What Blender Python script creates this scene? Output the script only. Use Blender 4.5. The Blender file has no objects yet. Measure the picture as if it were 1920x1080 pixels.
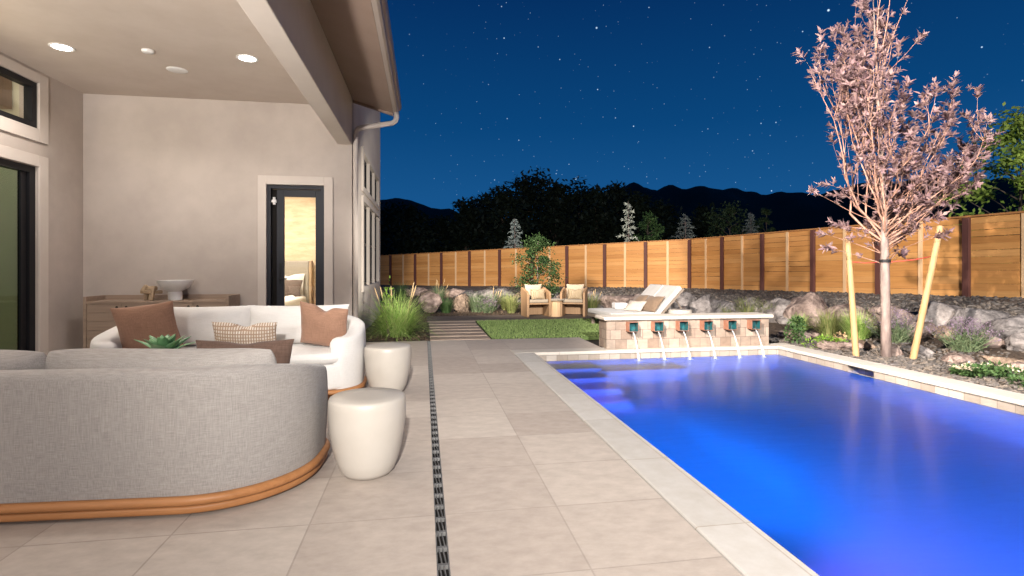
import bpy, math, random
from mathutils import Vector, Matrix, noise
PI = math.pi
R = math.radians
random.seed(7)
sc = bpy.context.scene
COL = sc.collection

# ------------------------------------------------------------------ mesh builder
class MB:
    def __init__(s): s.v = []; s.f = []
    def add(s, vs, fs):
        o = len(s.v); s.v += [tuple(p) for p in vs]; s.f += [tuple(i + o for i in f) for f in fs]; return s
    def hexa(s, p):
        return s.add(p, [(0,3,2,1),(4,5,6,7),(0,1,5,4),(1,2,6,5),(2,3,7,6),(3,0,4,7)])
    def box(s, x0, x1, y0, y1, z0, z1):
        return s.hexa([(x0,y0,z0),(x1,y0,z0),(x1,y1,z0),(x0,y1,z0),(x0,y0,z1),(x1,y0,z1),(x1,y1,z1),(x0,y1,z1)])
    def obox(s, c, size, rot):
        m = rot.to_3x3() if hasattr(rot, 'to_3x3') else rot
        hx, hy, hz = [q / 2 for q in size]; c = Vector(c)
        pts = [c + m @ Vector(q) for q in ((-hx,-hy,-hz),(hx,-hy,-hz),(hx,hy,-hz),(-hx,hy,-hz),(-hx,-hy,hz),(hx,-hy,hz),(hx,hy,hz),(-hx,hy,hz))]
        return s.hexa(pts)
    def tube(s, pts, rads, n=8, caps=True):
        pts = [Vector(p) for p in pts]
        if not hasattr(rads, '__len__'): rads = [rads] * len(pts)
        o = len(s.v); up = None
        for i, p in enumerate(pts):
            t = (pts[min(i+1, len(pts)-1)] - pts[max(i-1, 0)])
            if t.length < 1e-9: t = Vector((0,0,1))
            t.normalize()
            if up is None:
                up = Vector((1,0,0)) if abs(t.x) < .8 else Vector((0,1,0))
            a = (up - t * up.dot(t)).normalized(); b = t.cross(a); up = a
            for k in range(n):
                q = p + (a * math.cos(2*PI*k/n) + b * math.sin(2*PI*k/n)) * rads[i]
                s.v.append(tuple(q))
        for i in range(len(pts)-1):
            for k in range(n):
                s.f.append((o+i*n+k, o+i*n+(k+1)%n, o+(i+1)*n+(k+1)%n, o+(i+1)*n+k))
        if caps:
            s.f.append(tuple(o+k for k in reversed(range(n))))
            e = o + (len(pts)-1)*n
            s.f.append(tuple(e+k for k in range(n)))
        return s
    def lathe(s, prof, n=48, c=(0,0,0), caps=True):
        o = len(s.v)
        for r, z in prof:
            for k in range(n):
                s.v.append((c[0]+r*math.cos(2*PI*k/n), c[1]+r*math.sin(2*PI*k/n), c[2]+z))
        for i in range(len(prof)-1):
            for k in range(n):
                s.f.append((o+i*n+k, o+i*n+(k+1)%n, o+(i+1)*n+(k+1)%n, o+(i+1)*n+k))
        if caps:
            s.f.append(tuple(o+k for k in reversed(range(n))))
            e = o+(len(prof)-1)*n
            s.f.append(tuple(e+k for k in range(n)))
        return s
    def prism(s, poly, z0, z1):
        n = len(poly); o = len(s.v)
        s.v += [(x,y,z0) for x,y in poly] + [(x,y,z1) for x,y in poly]
        s.f.append(tuple(o+i for i in reversed(range(n)))); s.f.append(tuple(o+n+i for i in range(n)))
        for i in range(n): s.f.append((o+i, o+(i+1)%n, o+n+(i+1)%n, o+n+i))
        return s
    def leaf(s, p, d, nrm, L, W, fold=0.0):
        p = Vector(p); d = Vector(d).normalized(); sd = d.cross(Vector(nrm))
        if sd.length < 1e-4: sd = d.cross(Vector((.3,.9,.2)))
        sd.normalize(); nn = sd.cross(d)
        o = len(s.v)
        s.v += [tuple(p), tuple(p+d*L*.45+sd*W/2+nn*fold), tuple(p+d*L), tuple(p+d*L*.45-sd*W/2+nn*fold)]
        s.f.append((o,o+1,o+2,o+3)); return s
    def blade(s, p, az, L, w, lean, droop, seg=4):
        p = Vector(p); o = len(s.v)
        dx, dy = math.cos(az), math.sin(az); px, py = -dy, dx
        ang = lean; q = Vector(p)
        for i in range(seg+1):
            ww = w * (1 - (i/seg)**1.6) * .5 + .0006
            s.v.append((q.x+px*ww, q.y+py*ww, q.z)); s.v.append((q.x-px*ww, q.y-py*ww, q.z))
            q = q + Vector((dx*math.sin(ang), dy*math.sin(ang), math.cos(ang))) * (L/seg)
            ang += droop/seg
        for i in range(seg): s.f.append((o+2*i, o+2*i+1, o+2*i+3, o+2*i+2))
        return s
    def grid(s, nx, ny, fn, close=False):
        o = len(s.v)
        for j in range(ny+1):
            for i in range(nx+1): s.v.append(tuple(fn(i/nx, j/ny)))
        for j in range(ny):
            for i in range(nx):
                a = o+j*(nx+1)+i; s.f.append((a, a+1, a+nx+2, a+nx+1))
        return s

_ico = {}
def ico(sub):
    if sub not in _ico:
        import bmesh
        bm = bmesh.new(); bmesh.ops.create_icosphere(bm, subdivisions=sub, radius=1)
        _ico[sub] = ([v.co.copy() for v in bm.verts], [tuple(v.index for v in f.verts) for f in bm.faces]); bm.free()
    return _ico[sub]
def rock(mb, c, size, rnd, sub=3, cuts=9, nz=.05, rz=None, cr=(.52,.86)):
    vs, fs = ico(sub); pl = []
    for k in range(cuts):
        n = Vector((rnd.gauss(0,1), rnd.gauss(0,1), rnd.gauss(0,1))).normalized(); pl.append((n, rnd.uniform(*cr)))
    off = Vector((rnd.uniform(-50,50), rnd.uniform(-50,50), rnd.uniform(-50,50)))
    a = rnd.uniform(0, 2*PI) if rz is None else rz
    ca, sa = math.cos(a), math.sin(a); out = []
    for v in vs:
        p = v.copy()
        for n, d in pl:
            e = p.dot(n) - d
            if e > 0: p -= n * e * .93
        p *= 1 + nz * 2 * noise.noise(p*2.2+off) + nz * noise.noise(p*6+off)
        x, y, z = p.x*size[0], p.y*size[1], p.z*size[2]
        out.append((c[0]+x*ca-y*sa, c[1]+x*sa+y*ca, c[2]+z))
    mb.add(out, fs); return mb

def obj(name, mb, mat, parent=None, smooth=False, bevel=0, seg=2, sub=0, loc=None, rot=None, auto=None):
    me = bpy.data.meshes.new(name); me.from_pydata(mb.v, [], mb.f); me.update()
    me.materials.append(mat)
    if smooth or auto: me.polygons.foreach_set('use_smooth', [True]*len(me.polygons))
    o = bpy.data.objects.new(name, me); COL.objects.link(o)
    if loc: o.location = loc
    if rot: o.rotation_euler = rot
    if parent: o.parent = parent
    if bevel:
        m = o.modifiers.new('bevel', 'BEVEL'); m.width = bevel; m.segments = seg; m.limit_method = 'ANGLE'; m.angle_limit = R(40)
    if sub:
        m = o.modifiers.new('sub', 'SUBSURF'); m.levels = m.render_levels = sub
    if auto:
        m = o.modifiers.new('es', 'EDGE_SPLIT'); m.split_angle = R(auto); m.use_edge_sharp = False
    return o
def tag(o, label, cat, group=None, kind=None):
    o['label'] = label; o['category'] = cat
    if group: o['group'] = group
    if kind: o['kind'] = kind
    return o
def thing(name, label, cat, loc=(0,0,0), rz=0, group=None):
    o = bpy.data.objects.new(name, None); COL.objects.link(o); o.location = loc; o.rotation_euler = (0,0,rz)
    o.empty_display_size = .1
    return tag(o, label, cat, group)
def struct(name, mb, mat, **k):
    o = obj(name, mb, mat, **k); o['kind'] = 'structure'; return o
def copy_tree(o, parent=None):
    c = o.copy(); COL.objects.link(c)
    if parent: c.parent = parent
    for ch in list(o.children): copy_tree(ch, c)
    return c

# ------------------------------------------------------------------ materials
def newmat(name):
    m = bpy.data.materials.new(name); m.use_nodes = True; nt = m.node_tree
    return m, nt, nt.nodes['Principled BSDF'], nt.nodes['Material Output']
def N(nt, t, **k):
    n = nt.nodes.new(t)
    for a, b in k.items():
        if a.startswith('i_'): n.inputs[a[2:].replace('_', ' ')].default_value = b
        else: setattr(n, a, b)
    return n
def c4(c): return (c[0], c[1], c[2], 1)
def coords(nt, stretch=(1,1,1), rot=(0,0,0), kind='Object'):
    tc = N(nt, 'ShaderNodeTexCoord'); mp = N(nt, 'ShaderNodeMapping')
    mp.inputs['Scale'].default_value = stretch; mp.inputs['Rotation'].default_value = rot
    nt.links.new(tc.outputs[kind], mp.inputs['Vector']); return mp.outputs['Vector']
def ramp(nt, fac, stops):
    r = N(nt, 'ShaderNodeValToRGB'); e = r.color_ramp.elements
    while len(e) < len(stops): e.new(.5)
    for k, (p, c) in enumerate(stops): e[k].position = p; e[k].color = c4(c)
    nt.links.new(fac, r.inputs['Fac']); return r.outputs['Color']
def mixc(nt, fac, a, b, mode='MIX'):
    m = N(nt, 'ShaderNodeMix', data_type='RGBA', blend_type=mode)
    for s, val in ((m.inputs[0], fac), (m.inputs[6], a), (m.inputs[7], b)):
        if hasattr(val, 'is_linked'): nt.links.new(val, s)
        else: s.default_value = val if isinstance(val, (int, float)) else c4(val)
    return m.outputs[2]
def bumpn(nt, b, h, strength, dist=.01):
    n = N(nt, 'ShaderNodeBump'); n.inputs['Strength'].default_value = strength; n.inputs['Distance'].default_value = dist
    nt.links.new(h, n.inputs['Height']); nt.links.new(n.outputs['Normal'], b.inputs['Normal']); return n
def mat(name, c1, c2=None, scale=4, rough=.7, bump=0, bscale=60, bdist=.01, stretch=(1,1,1), rot=(0,0,0), spec=.3, metal=0, island=None, trans=0, lo=.35, hi=.65, sheen=0):
    m, nt, b, out = newmat(name)
    b.inputs['Roughness'].default_value = rough; b.inputs['Specular IOR Level'].default_value = spec; b.inputs['Metallic'].default_value = metal
    if sheen: b.inputs['Sheen Weight'].default_value = sheen
    v = coords(nt, stretch, rot)
    col = None
    if c2 is not None:
        nz = N(nt, 'ShaderNodeTexNoise', i_Scale=scale, i_Detail=6.0, i_Roughness=.6); nt.links.new(v, nz.inputs['Vector'])
        col = ramp(nt, nz.outputs['Fac'], [(lo, c1), (hi, c2)])
    if island:
        g = N(nt, 'ShaderNodeNewGeometry'); ic = ramp(nt, g.outputs['Random Per Island'], [(i/(len(island)-1), c) for i, c in enumerate(island)])
        col = ic if col is None else mixc(nt, .55, col, ic)
    if col is None: b.inputs['Base Color'].default_value = c4(c1)
    else: nt.links.new(col, b.inputs['Base Color'])
    if bump:
        nb = N(nt, 'ShaderNodeTexNoise', i_Scale=bscale, i_Detail=4.0); nt.links.new(v, nb.inputs['Vector']); bumpn(nt, b, nb.outputs['Fac'], bump, bdist)
    if trans:
        tl = N(nt, 'ShaderNodeBsdfTranslucent'); mx = N(nt, 'ShaderNodeMixShader'); mx.inputs[0].default_value = trans
        if col is not None: nt.links.new(col, tl.inputs['Color'])
        else: tl.inputs['Color'].default_value = c4(c1)
        nt.links.new(b.outputs[0], mx.inputs[1]); nt.links.new(tl.outputs[0], mx.inputs[2]); nt.links.new(mx.outputs[0], out.inputs['Surface'])
    return m
def brickmat(name, c1, c2, mortar, bw, bh, msize, vec, offset=.5, rough=.6, loc=(0,0,0), nscale=6, nst=(1,1,1), nmix=.35, nc=((.5,.5,.5),(.8,.8,.8)), bump=.3, spec=.3, nrot=(0,0,0), squash=1.0):
    # vec: 'xy', 'xz' (x+y along, z up)
    m, nt, b, out = newmat(name); b.inputs['Roughness'].default_value = rough; b.inputs['Specular IOR Level'].default_value = spec
    tc = N(nt, 'ShaderNodeTexCoord'); src = tc.outputs['Object']
    if vec == 'xz':
        sp = N(nt, 'ShaderNodeSeparateXYZ'); nt.links.new(src, sp.inputs[0]); ad = N(nt, 'ShaderNodeMath'); nt.links.new(sp.outputs[0], ad.inputs[0]); nt.links.new(sp.outputs[1], ad.inputs[1])
        cb = N(nt, 'ShaderNodeCombineXYZ'); nt.links.new(ad.outputs[0], cb.inputs[0]); nt.links.new(sp.outputs[2], cb.inputs[1]); src = cb.outputs[0]
    mp = N(nt, 'ShaderNodeMapping'); mp.inputs['Location'].default_value = loc; nt.links.new(src, mp.inputs['Vector'])
    br = N(nt, 'ShaderNodeTexBrick', offset=offset, squash=squash); nt.links.new(mp.outputs[0], br.inputs['Vector'])
    br.inputs['Color1'].default_value = c4(c1); br.inputs['Color2'].default_value = c4(c2); br.inputs['Mortar'].default_value = c4(mortar)
    br.inputs['Scale'].default_value = 1; br.inputs['Mortar Size'].default_value = msize; br.inputs['Brick Width'].default_value = bw; br.inputs['Row Height'].default_value = bh; br.inputs['Mortar Smooth'].default_value = .1
    mp2 = N(nt, 'ShaderNodeMapping'); mp2.inputs['Scale'].default_value = nst; mp2.inputs['Rotation'].default_value = nrot; nt.links.new(tc.outputs['Object'], mp2.inputs['Vector'])
    nz = N(nt, 'ShaderNodeTexNoise', i_Scale=nscale, i_Detail=8.0, i_Roughness=.65); nt.links.new(mp2.outputs[0], nz.inputs['Vector'])
    rc = ramp(nt, nz.outputs['Fac'], [(.3, nc[0]), (.7, nc[1])])
    nt.links.new(mixc(nt, nmix, br.outputs['Color'], rc, 'MULTIPLY') if nmix >= 0 else br.outputs['Color'], b.inputs['Base Color'])
    sm = N(nt, 'ShaderNodeMath', operation='MULTIPLY_ADD'); nt.links.new(br.outputs['Fac'], sm.inputs[0]); sm.inputs[1].default_value = -1.2; nt.links.new(nz.outputs['Fac'], sm.inputs[2])
    bumpn(nt, b, sm.outputs[0], bump, .004)
    return m
def emis(name, c, s):
    m, nt, b, out = newmat(name); b.inputs['Base Color'].default_value = c4(c); b.inputs['Emission Color'].default_value = c4(c); b.inputs['Emission Strength'].default_value = s; return m
def glassmat(name, tint, refl=1.0, rough=0.0, ior=1.5):
    m, nt, b, out = newmat(name); nt.nodes.remove(b)
    t = N(nt, 'ShaderNodeBsdfTransparent'); t.inputs[0].default_value = c4(tint)
    g = N(nt, 'ShaderNodeBsdfGlossy'); g.inputs['Roughness'].default_value = rough; g.inputs['Color'].default_value = (refl, refl, refl, 1)
    fr = N(nt, 'ShaderNodeFresnel'); gm = N(nt, 'ShaderNodeNewGeometry'); mi = N(nt, 'ShaderNodeMapRange'); mi.inputs['To Min'].default_value = ior; mi.inputs['To Max'].default_value = 1/ior
    nt.links.new(gm.outputs['Backfacing'], mi.inputs['Value']); nt.links.new(mi.outputs[0], fr.inputs['IOR'])
    mx = N(nt, 'ShaderNodeMixShader'); nt.links.new(fr.outputs[0], mx.inputs[0]); nt.links.new(t.outputs[0], mx.inputs[1]); nt.links.new(g.outputs[0], mx.inputs[2]); nt.links.new(mx.outputs[0], out.inputs['Surface'])
    return m
def weavemat(name, c1, c2, s=150, rough=.9, amt=(1,1,6)):
    # linen: crossing stretched noises
    m, nt, b, out = newmat(name); b.inputs['Roughness'].default_value = rough; b.inputs['Specular IOR Level'].default_value = .15; b.inputs['Sheen Weight'].default_value = .15
    a = N(nt, 'ShaderNodeTexNoise', i_Scale=s, i_Detail=3.0); nt.links.new(coords(nt, (1,1,.035)), a.inputs['Vector'])
    h = N(nt, 'ShaderNodeTexNoise', i_Scale=s, i_Detail=3.0); nt.links.new(coords(nt, (.05,.05,1)), h.inputs['Vector'])
    ad = N(nt, 'ShaderNodeMath', operation='ADD'); nt.links.new(a.outputs[0], ad.inputs[0]); nt.links.new(h.outputs[0], ad.inputs[1])
    hf = N(nt, 'ShaderNodeMath', operation='MULTIPLY'); nt.links.new(ad.outputs[0], hf.inputs[0]); hf.inputs[1].default_value = .5
    nt.links.new(ramp(nt, hf.outputs[0], [(.38, c1), (.62, c2)]), b.inputs['Base Color']); bumpn(nt, b, hf.outputs[0], .35, .004)
    return m
def woodmat(name, c1, c2, axis=0, scale=3, rough=.55, island=None, bump=.15):
    st = [14,14,14]; st[axis] = .9
    return mat(name, c1, c2, scale, rough, bump, scale*3, .003, stretch=tuple(st), island=island, spec=.3, lo=.3, hi=.7)

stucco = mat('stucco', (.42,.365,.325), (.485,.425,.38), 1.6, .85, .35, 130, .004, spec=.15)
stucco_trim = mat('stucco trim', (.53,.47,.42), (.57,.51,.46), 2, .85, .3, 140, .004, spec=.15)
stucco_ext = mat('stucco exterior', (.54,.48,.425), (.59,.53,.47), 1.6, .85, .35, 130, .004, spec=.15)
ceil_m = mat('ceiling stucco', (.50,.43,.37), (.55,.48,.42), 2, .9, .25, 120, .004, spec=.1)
soffit_m = mat('soffit paint', (.27,.195,.155), (.30,.22,.175), 2, .6, .1, 60)
gutter_m = mat('gutter paint', (.36,.30,.26), (.39,.33,.29), 2, .45, spec=.4)
black_frame = mat('black aluminium', (.010,.010,.012), None, rough=.45, spec=.2)
slate_frame = mat('slate door paint', (.012,.013,.019), (.015,.017,.023), 3, .45, spec=.25)
glass_clear = glassmat('clear glass', (.95,.96,.95))
glass_low = glassmat('coated glass', (.52,.64,.53), 1.0, 0, 1.9)
white_metal = mat('white plastic', (.75,.74,.72), None, rough=.4)
linen_grey = weavemat('grey linen', (.275,.25,.23), (.40,.37,.34), 420)
linen_white = weavemat('ivory linen', (.65,.625,.59), (.72,.695,.67), 420)
linen_brown = weavemat('cinnamon linen', (.26,.145,.095), (.35,.20,.135), 260)
linen_dark = weavemat('brown linen', (.085,.052,.038), (.125,.078,.06), 160)
oak_base = woodmat('honey teak', (.36,.155,.055), (.47,.215,.085), 0, 2.0, .45)
ceramic = mat('cream glazed concrete', (.40,.365,.32), (.43,.395,.35), 3, .38, .04, 40, spec=.45)
white_clay = mat('white clay', (.80,.78,.75), (.84,.82,.79), 8, .6, .1, 50)
oak_grey = woodmat('grey oak', (.25,.18,.135), (.33,.245,.185), 0, 1.6, .55)
oak_pale = mat('pale carved wood', (.36,.26,.17), (.46,.34,.22), 12, .6, .1, 60)
hole_m = mat('dark recess', (.01,.008,.007), None, rough=.9)
succ_m = mat('succulent leaf', (.14,.30,.13), (.25,.44,.23), 9, .45, spec=.4)
deck_m = brickmat('sandstone paver', (.40,.34,.295), (.50,.44,.385), (.36,.31,.27), .59, .565, .0042, 'xy', 0.0, .55, (-.655+5.9,-.34,0), 6, (1.5,2.5,1), .6, ((.72,.70,.68),(1.10,1.09,1.08)), .3, .3, (0,0,.45))
coping_m = brickmat('coping stone', (.50,.455,.405), (.57,.525,.47), (.40,.35,.30), .86, 20, .004, 'xz', 0.0, .6, (.3,5,0), 9, (1,1,1), .5, ((.74,.70,.64),(1,1,1)), .3)
coping_side = brickmat('coping stone side run', (.49,.46,.425), (.55,.52,.485), (.40,.35,.30), 1.0, .86, .004, 'xy', 0.0, .6, (.52,.3,0), 9, (1,1,1), .5, ((.74,.70,.64),(1,1,1)), .3)
trav = brickmat('travertine tile', (.215,.16,.125), (.335,.285,.24), (.12,.09,.075), .165, .14, .0035, 'xz', .5, .6, (0,-.0,0), 9, (1,1,1.6), .6, ((.5,.48,.47),(1.15,1.05,1)), .3)
band_m = brickmat('waterline tile', (.27,.225,.19), (.40,.355,.315), (.16,.13,.11), .155, .3, .003, 'xz', 0, .55, (0,.2,0), 9, (1,1,1), .5, ((.6,.58,.56),(1,1,1)), .25)
plaster = mat('pool plaster', (.50,.56,.62), (.56,.62,.68), 3, .7, .1, 30)
mulch_m = mat('bark mulch', (.045,.032,.024), (.12,.085,.06), 22, .9, .8, 45, .03)
soil_m = mat('ground soil', (.03,.026,.02), (.05,.042,.033), 2, .95)
slab_m = mat('path slab', (.26,.195,.15), (.34,.26,.205), 3, .75, .3, 30, .006)
walk_m = mat('walkway concrete', (.13,.10,.082), (.165,.13,.105), 2, .8, .15, 60)
lawn_m = mat('lawn base', (.08,.12,.035), (.115,.165,.055), 6, .9, .5, 90)
grassblade_m = mat('turf blade', (.06,.16,.02), None, rough=.7, spec=.15, island=[(.11,.17,.05),(.19,.27,.085),(.27,.34,.13)])
gravel_m = mat('gravel', (.075,.064,.056), (.22,.19,.165), 26, .9, 1, 38, .05)
stone_m = mat('loose stones', (.10,.09,.09), None, rough=.85, island=[(.045,.041,.039),(.13,.115,.105),(.08,.072,.069),(.20,.165,.135),(.06,.051,.045)])
BOULD = [mat('boulder grey', (.085,.075,.072), (.32,.285,.27), 5.5, .85, 1.0, 14, .06), mat('boulder pink', (.12,.085,.072), (.38,.29,.25), 5.5, .85, 1.0, 14, .06), mat('boulder tan', (.11,.078,.058), (.34,.25,.185), 5, .85, 1.0, 14, .06), mat('boulder dark', (.06,.054,.054), (.21,.19,.185), 6, .85, 1.0, 14, .06)]
cedar = woodmat('cedar boards', (.36,.155,.04), (.58,.29,.095), 0, 1.6, .6, [(.36,.15,.04),(.56,.27,.085),(.66,.36,.14),(.46,.20,.06)])
cedar_pale = woodmat('pale batten', (.56,.35,.18), (.72,.50,.30), 2, 2, .6)
cedar_cap = woodmat('fence cap', (.34,.15,.05), (.42,.20,.075), 0, 2, .6)
post_m = woodmat('redwood post stain', (.085,.032,.026), (.12,.048,.038), 2, 2, .65)
stake_m = woodmat('pine stake', (.31,.185,.085), (.42,.265,.13), 2, 2.5, .6)
bark_m = mat('young bark', (.15,.11,.10), (.28,.215,.19), 16, .75, .3, 60, stretch=(1,1,.3))
bark_dark = mat('bark', (.06,.045,.035), (.12,.09,.07), 10, .85, .4, 30)
twig_m = mat('twig bark', (.26,.14,.10), (.38,.225,.17), 10, .7)
plum_leaf = mat('plum leaf', (.3,.2,.2), None, rough=.6, spec=.2, island=[(.20,.122,.125),(.29,.19,.185),(.15,.088,.105),(.35,.245,.23)], trans=.25)
teak = woodmat('weathered teak', (.30,.175,.09), (.40,.25,.14), 2, 2, .55)
cream_fab = weavemat('cream outdoor fabric', (.31,.25,.18), (.40,.33,.25), 160)
lounge_fab = weavemat('lounger fabric', (.46,.43,.40), (.54,.51,.48), 160)
taupe_fab = weavemat('taupe fabric', (.15,.10,.068), (.20,.14,.095), 160)
frame_taupe = mat('taupe metal', (.22,.175,.14), None, rough=.5)
copper = mat('copper sheet', (.45,.20,.13), (.52,.28,.20), 20, .4, metal=.7)
patina = mat('verdigris lining', (.012,.085,.095), (.07,.045,.035), 14, .45, lo=.5, hi=.7)
steel_dark = mat('drain steel', (.14,.138,.135), (.22,.215,.21), 20, .5, metal=.5)
red_tape = mat('red tie', (.55,.06,.05), None, rough=.6)
black_rub = mat('black rubber strap', (.012,.012,.012), None, rough=.6)
def leafmat(name, cs, tr=.25): return mat(name, cs[0], None, rough=.6, spec=.2, island=cs, trans=tr)
green_leaf = leafmat('green leaf', [(.04,.085,.028),(.065,.125,.04),(.09,.15,.05),(.045,.095,.035)])
lime_leaf = leafmat('lime leaf', [(.13,.24,.03),(.20,.32,.05),(.10,.19,.03)])
fount_leaf = leafmat('fountain grass', [(.20,.36,.07),(.34,.48,.12),(.46,.54,.20),(.14,.27,.05)])
sage_leaf = leafmat('blue grass', [(.10,.16,.08),(.17,.23,.12),(.24,.28,.16),(.07,.13,.06)])
olive_leaf = leafmat('olive grass', [(.14,.20,.05),(.24,.28,.09),(.33,.31,.13),(.09,.16,.04)])
lav_flower = leafmat('lavender flower', [(.20,.14,.20),(.28,.21,.28),(.16,.12,.14)])
seed_m = leafmat('seed head', [(.42,.30,.16),(.55,.40,.22)])
yarrow_m = leafmat('cream flower', [(.62,.52,.38),(.70,.62,.48)], .1)
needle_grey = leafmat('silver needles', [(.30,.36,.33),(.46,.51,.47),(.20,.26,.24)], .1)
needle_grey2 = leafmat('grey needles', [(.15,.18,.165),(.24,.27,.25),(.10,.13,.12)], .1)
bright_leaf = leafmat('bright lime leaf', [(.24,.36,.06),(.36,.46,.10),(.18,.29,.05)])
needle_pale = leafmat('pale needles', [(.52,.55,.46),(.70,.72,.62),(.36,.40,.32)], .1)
dark_leaf = leafmat('dark foliage', [(.012,.02,.012),(.025,.035,.02),(.018,.028,.02)], .1)
dim_leaf = leafmat('dim foliage', [(.03,.05,.02),(.05,.075,.03),(.035,.06,.03)], .1)
hill_m = mat('hill scrub', (.012,.016,.014), (.022,.026,.02), .02, .95)

# water
m, nt, b, out = newmat('pool water'); nt.nodes.remove(b)
t_ = N(nt, 'ShaderNodeBsdfRefraction'); t_.inputs['Color'].default_value = (.80,.93,1,1); t_.inputs['IOR'].default_value = 1.33; t_.inputs['Roughness'].default_value = .28
g_ = N(nt, 'ShaderNodeBsdfGlossy'); g_.inputs['Roughness'].default_value = .21; g_.inputs['Color'].default_value = (.85,.85,.85,1)
fr_ = N(nt, 'ShaderNodeFresnel'); fr_.inputs['IOR'].default_value = 1.33
nz_ = N(nt, 'ShaderNodeTexNoise', i_Scale=9.0, i_Detail=4.0); nt.links.new(coords(nt, (.45,1.3,1)), nz_.inputs['Vector'])
bp_ = N(nt, 'ShaderNodeBump'); bp_.inputs['Strength'].default_value = .16; bp_.inputs['Distance'].default_value = .02; nt.links.new(nz_.outputs[0], bp_.inputs['Height'])
nt.links.new(bp_.outputs[0], g_.inputs['Normal']); nt.links.new(bp_.outputs[0], fr_.inputs['Normal'])
mx_ = N(nt, 'ShaderNodeMixShader'); nt.links.new(fr_.outputs[0], mx_.inputs[0]); nt.links.new(t_.outputs[0], mx_.inputs[1]); nt.links.new(g_.outputs[0], mx_.inputs[2]); df_ = N(nt, 'ShaderNodeBsdfDiffuse'); df_.inputs['Color'].default_value = (.28,.50,.66,1); m2_ = N(nt, 'ShaderNodeMixShader'); m2_.inputs[0].default_value = .022
nt.links.new(mx_.outputs[0], m2_.inputs[1]); nt.links.new(df_.outputs[0], m2_.inputs[2]); nt.links.new(m2_.outputs[0], out.inputs['Surface'])
water_m = m
m, nt, b, out = newmat('falling water'); b.inputs['Base Color'].default_value = (.85,.9,.95,1); b.inputs['Roughness'].default_value = .2; b.inputs['Alpha'].default_value = .24
stream_m = m

# ------------------------------------------------------------------ SETTING
g = MB()   # ground sheet to the horizon with an opening for the pool
for x0, x1, y0, y1 in ((-1500,1.3,-1500,2500),(5.5,1800,-1500,2500),(1.3,5.5,-1500,-1.8),(1.3,5.5,7.5,2500)):
    g.add([(x0,y0,-.06),(x1,y0,-.06),(x1,y1,-.06),(x0,y1,-.06)], [(0,1,2,3)])
struct('ground', g, soil_m)
d = MB(); d.box(-4.9,.05,-2,8.39,-.1,0); d.box(.102,1.22,-2,8.75,-.1,0); d.box(-1.04,.05,8.39,8.75,-.1,0); d.box(1.22,2.6,7.58,8.75,-.1,0); d.box(.05,.102,-2,8.75,-.1,-.07)
struct('patio_deck', d, deck_m)

# drain
t = thing('trench_drain', 'narrow dark slotted drain running down the length of the patio paving', 'drain', (.076,0,0))
e = MB(); e.box(-.026,-.021,-.5,8.75,-.044,.0015); e.box(.021,.026,-.5,8.75,-.044,.0015); obj('edge_rail', e, steel_dark, t)
gr = MB(); y = .0
while y < 8.7:
    gr.box(-.0205,.0205,y,y+.016,-.018,.0)
    for xx in (-.009,.008):
        gr.obox((xx,y+.076,-.007),(.0042,.112,.013), Matrix.Rotation(.09,3,'Z'))
    y += .135
obj('grate', gr, steel_dark, t)
obj('channel', MB().box(-.0255,.0255,-.5,8.75,-.069,-.046), hole_m, t)

# pool
PX0, PX1, PY0, PY1 = 1.5, 5.28, -1.6, 7.3
pb = MB(); zf = -1.2
pb.add([(PX0,PY0,zf),(PX1,PY0,zf),(PX1,PY1,zf),(PX0,PY1,zf)], [(0,1,2,3)])
for a, b2 in (((PX0,PY0),(PX1,PY0)),((PX1,PY0),(PX1,PY1)),((PX1,PY1),(PX0,PY1)),((PX0,PY1),(PX0,PY0))):
    pb.add([(a[0],a[1],zf),(b2[0],b2[1],zf),(b2[0],b2[1],-.17),(a[0],a[1],-.17)], [(0,1,2,3)])
for k in range(4): pb.box(PX0+.002, 2.35+.0*k, PY1-.42-.36*(k), PY1-.002-.36*k-(.0 if k else 0), zf+.002, -.30-.22*k) if k == 0 else pb.box(PX0+.002, 2.35, PY1-.42-.36*k, PY1-.42-.36*(k-1)-.001, zf+.002, -.30-.22*k)
pb.box(2.352, 3.6, PY1-.42, PY1-.002, zf+.002, -.52)
struct('pool_basin', pb, plaster)
bd = MB()
bd.add([(PX0,PY1,-.17),(PX1,PY1,-.17),(PX1,PY1,-.04),(PX0,PY1,-.04)], [(0,3,2,1)])
bd.add([(PX1,PY0,-.17),(PX1,5.56,-.17),(PX1,5.56,-.04),(PX1,PY0,-.04)], [(0,1,2,3)])
bd.add([(PX1,5.96,-.17),(PX1,PY1,-.17),(PX1,PY1,-.04),(PX1,5.96,-.04)], [(0,1,2,3)])
bd.add([(PX0,PY0,-.17),(PX0,PY1,-.17),(PX0,PY1,-.04),(PX0,PY0,-.04)], [(0,3,2,1)])
bd.add([(PX0,PY0,-.17),(PX1,PY0,-.17),(PX1,PY0,-.04),(PX0,PY0,-.04)], [(0,1,2,3)])
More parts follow.
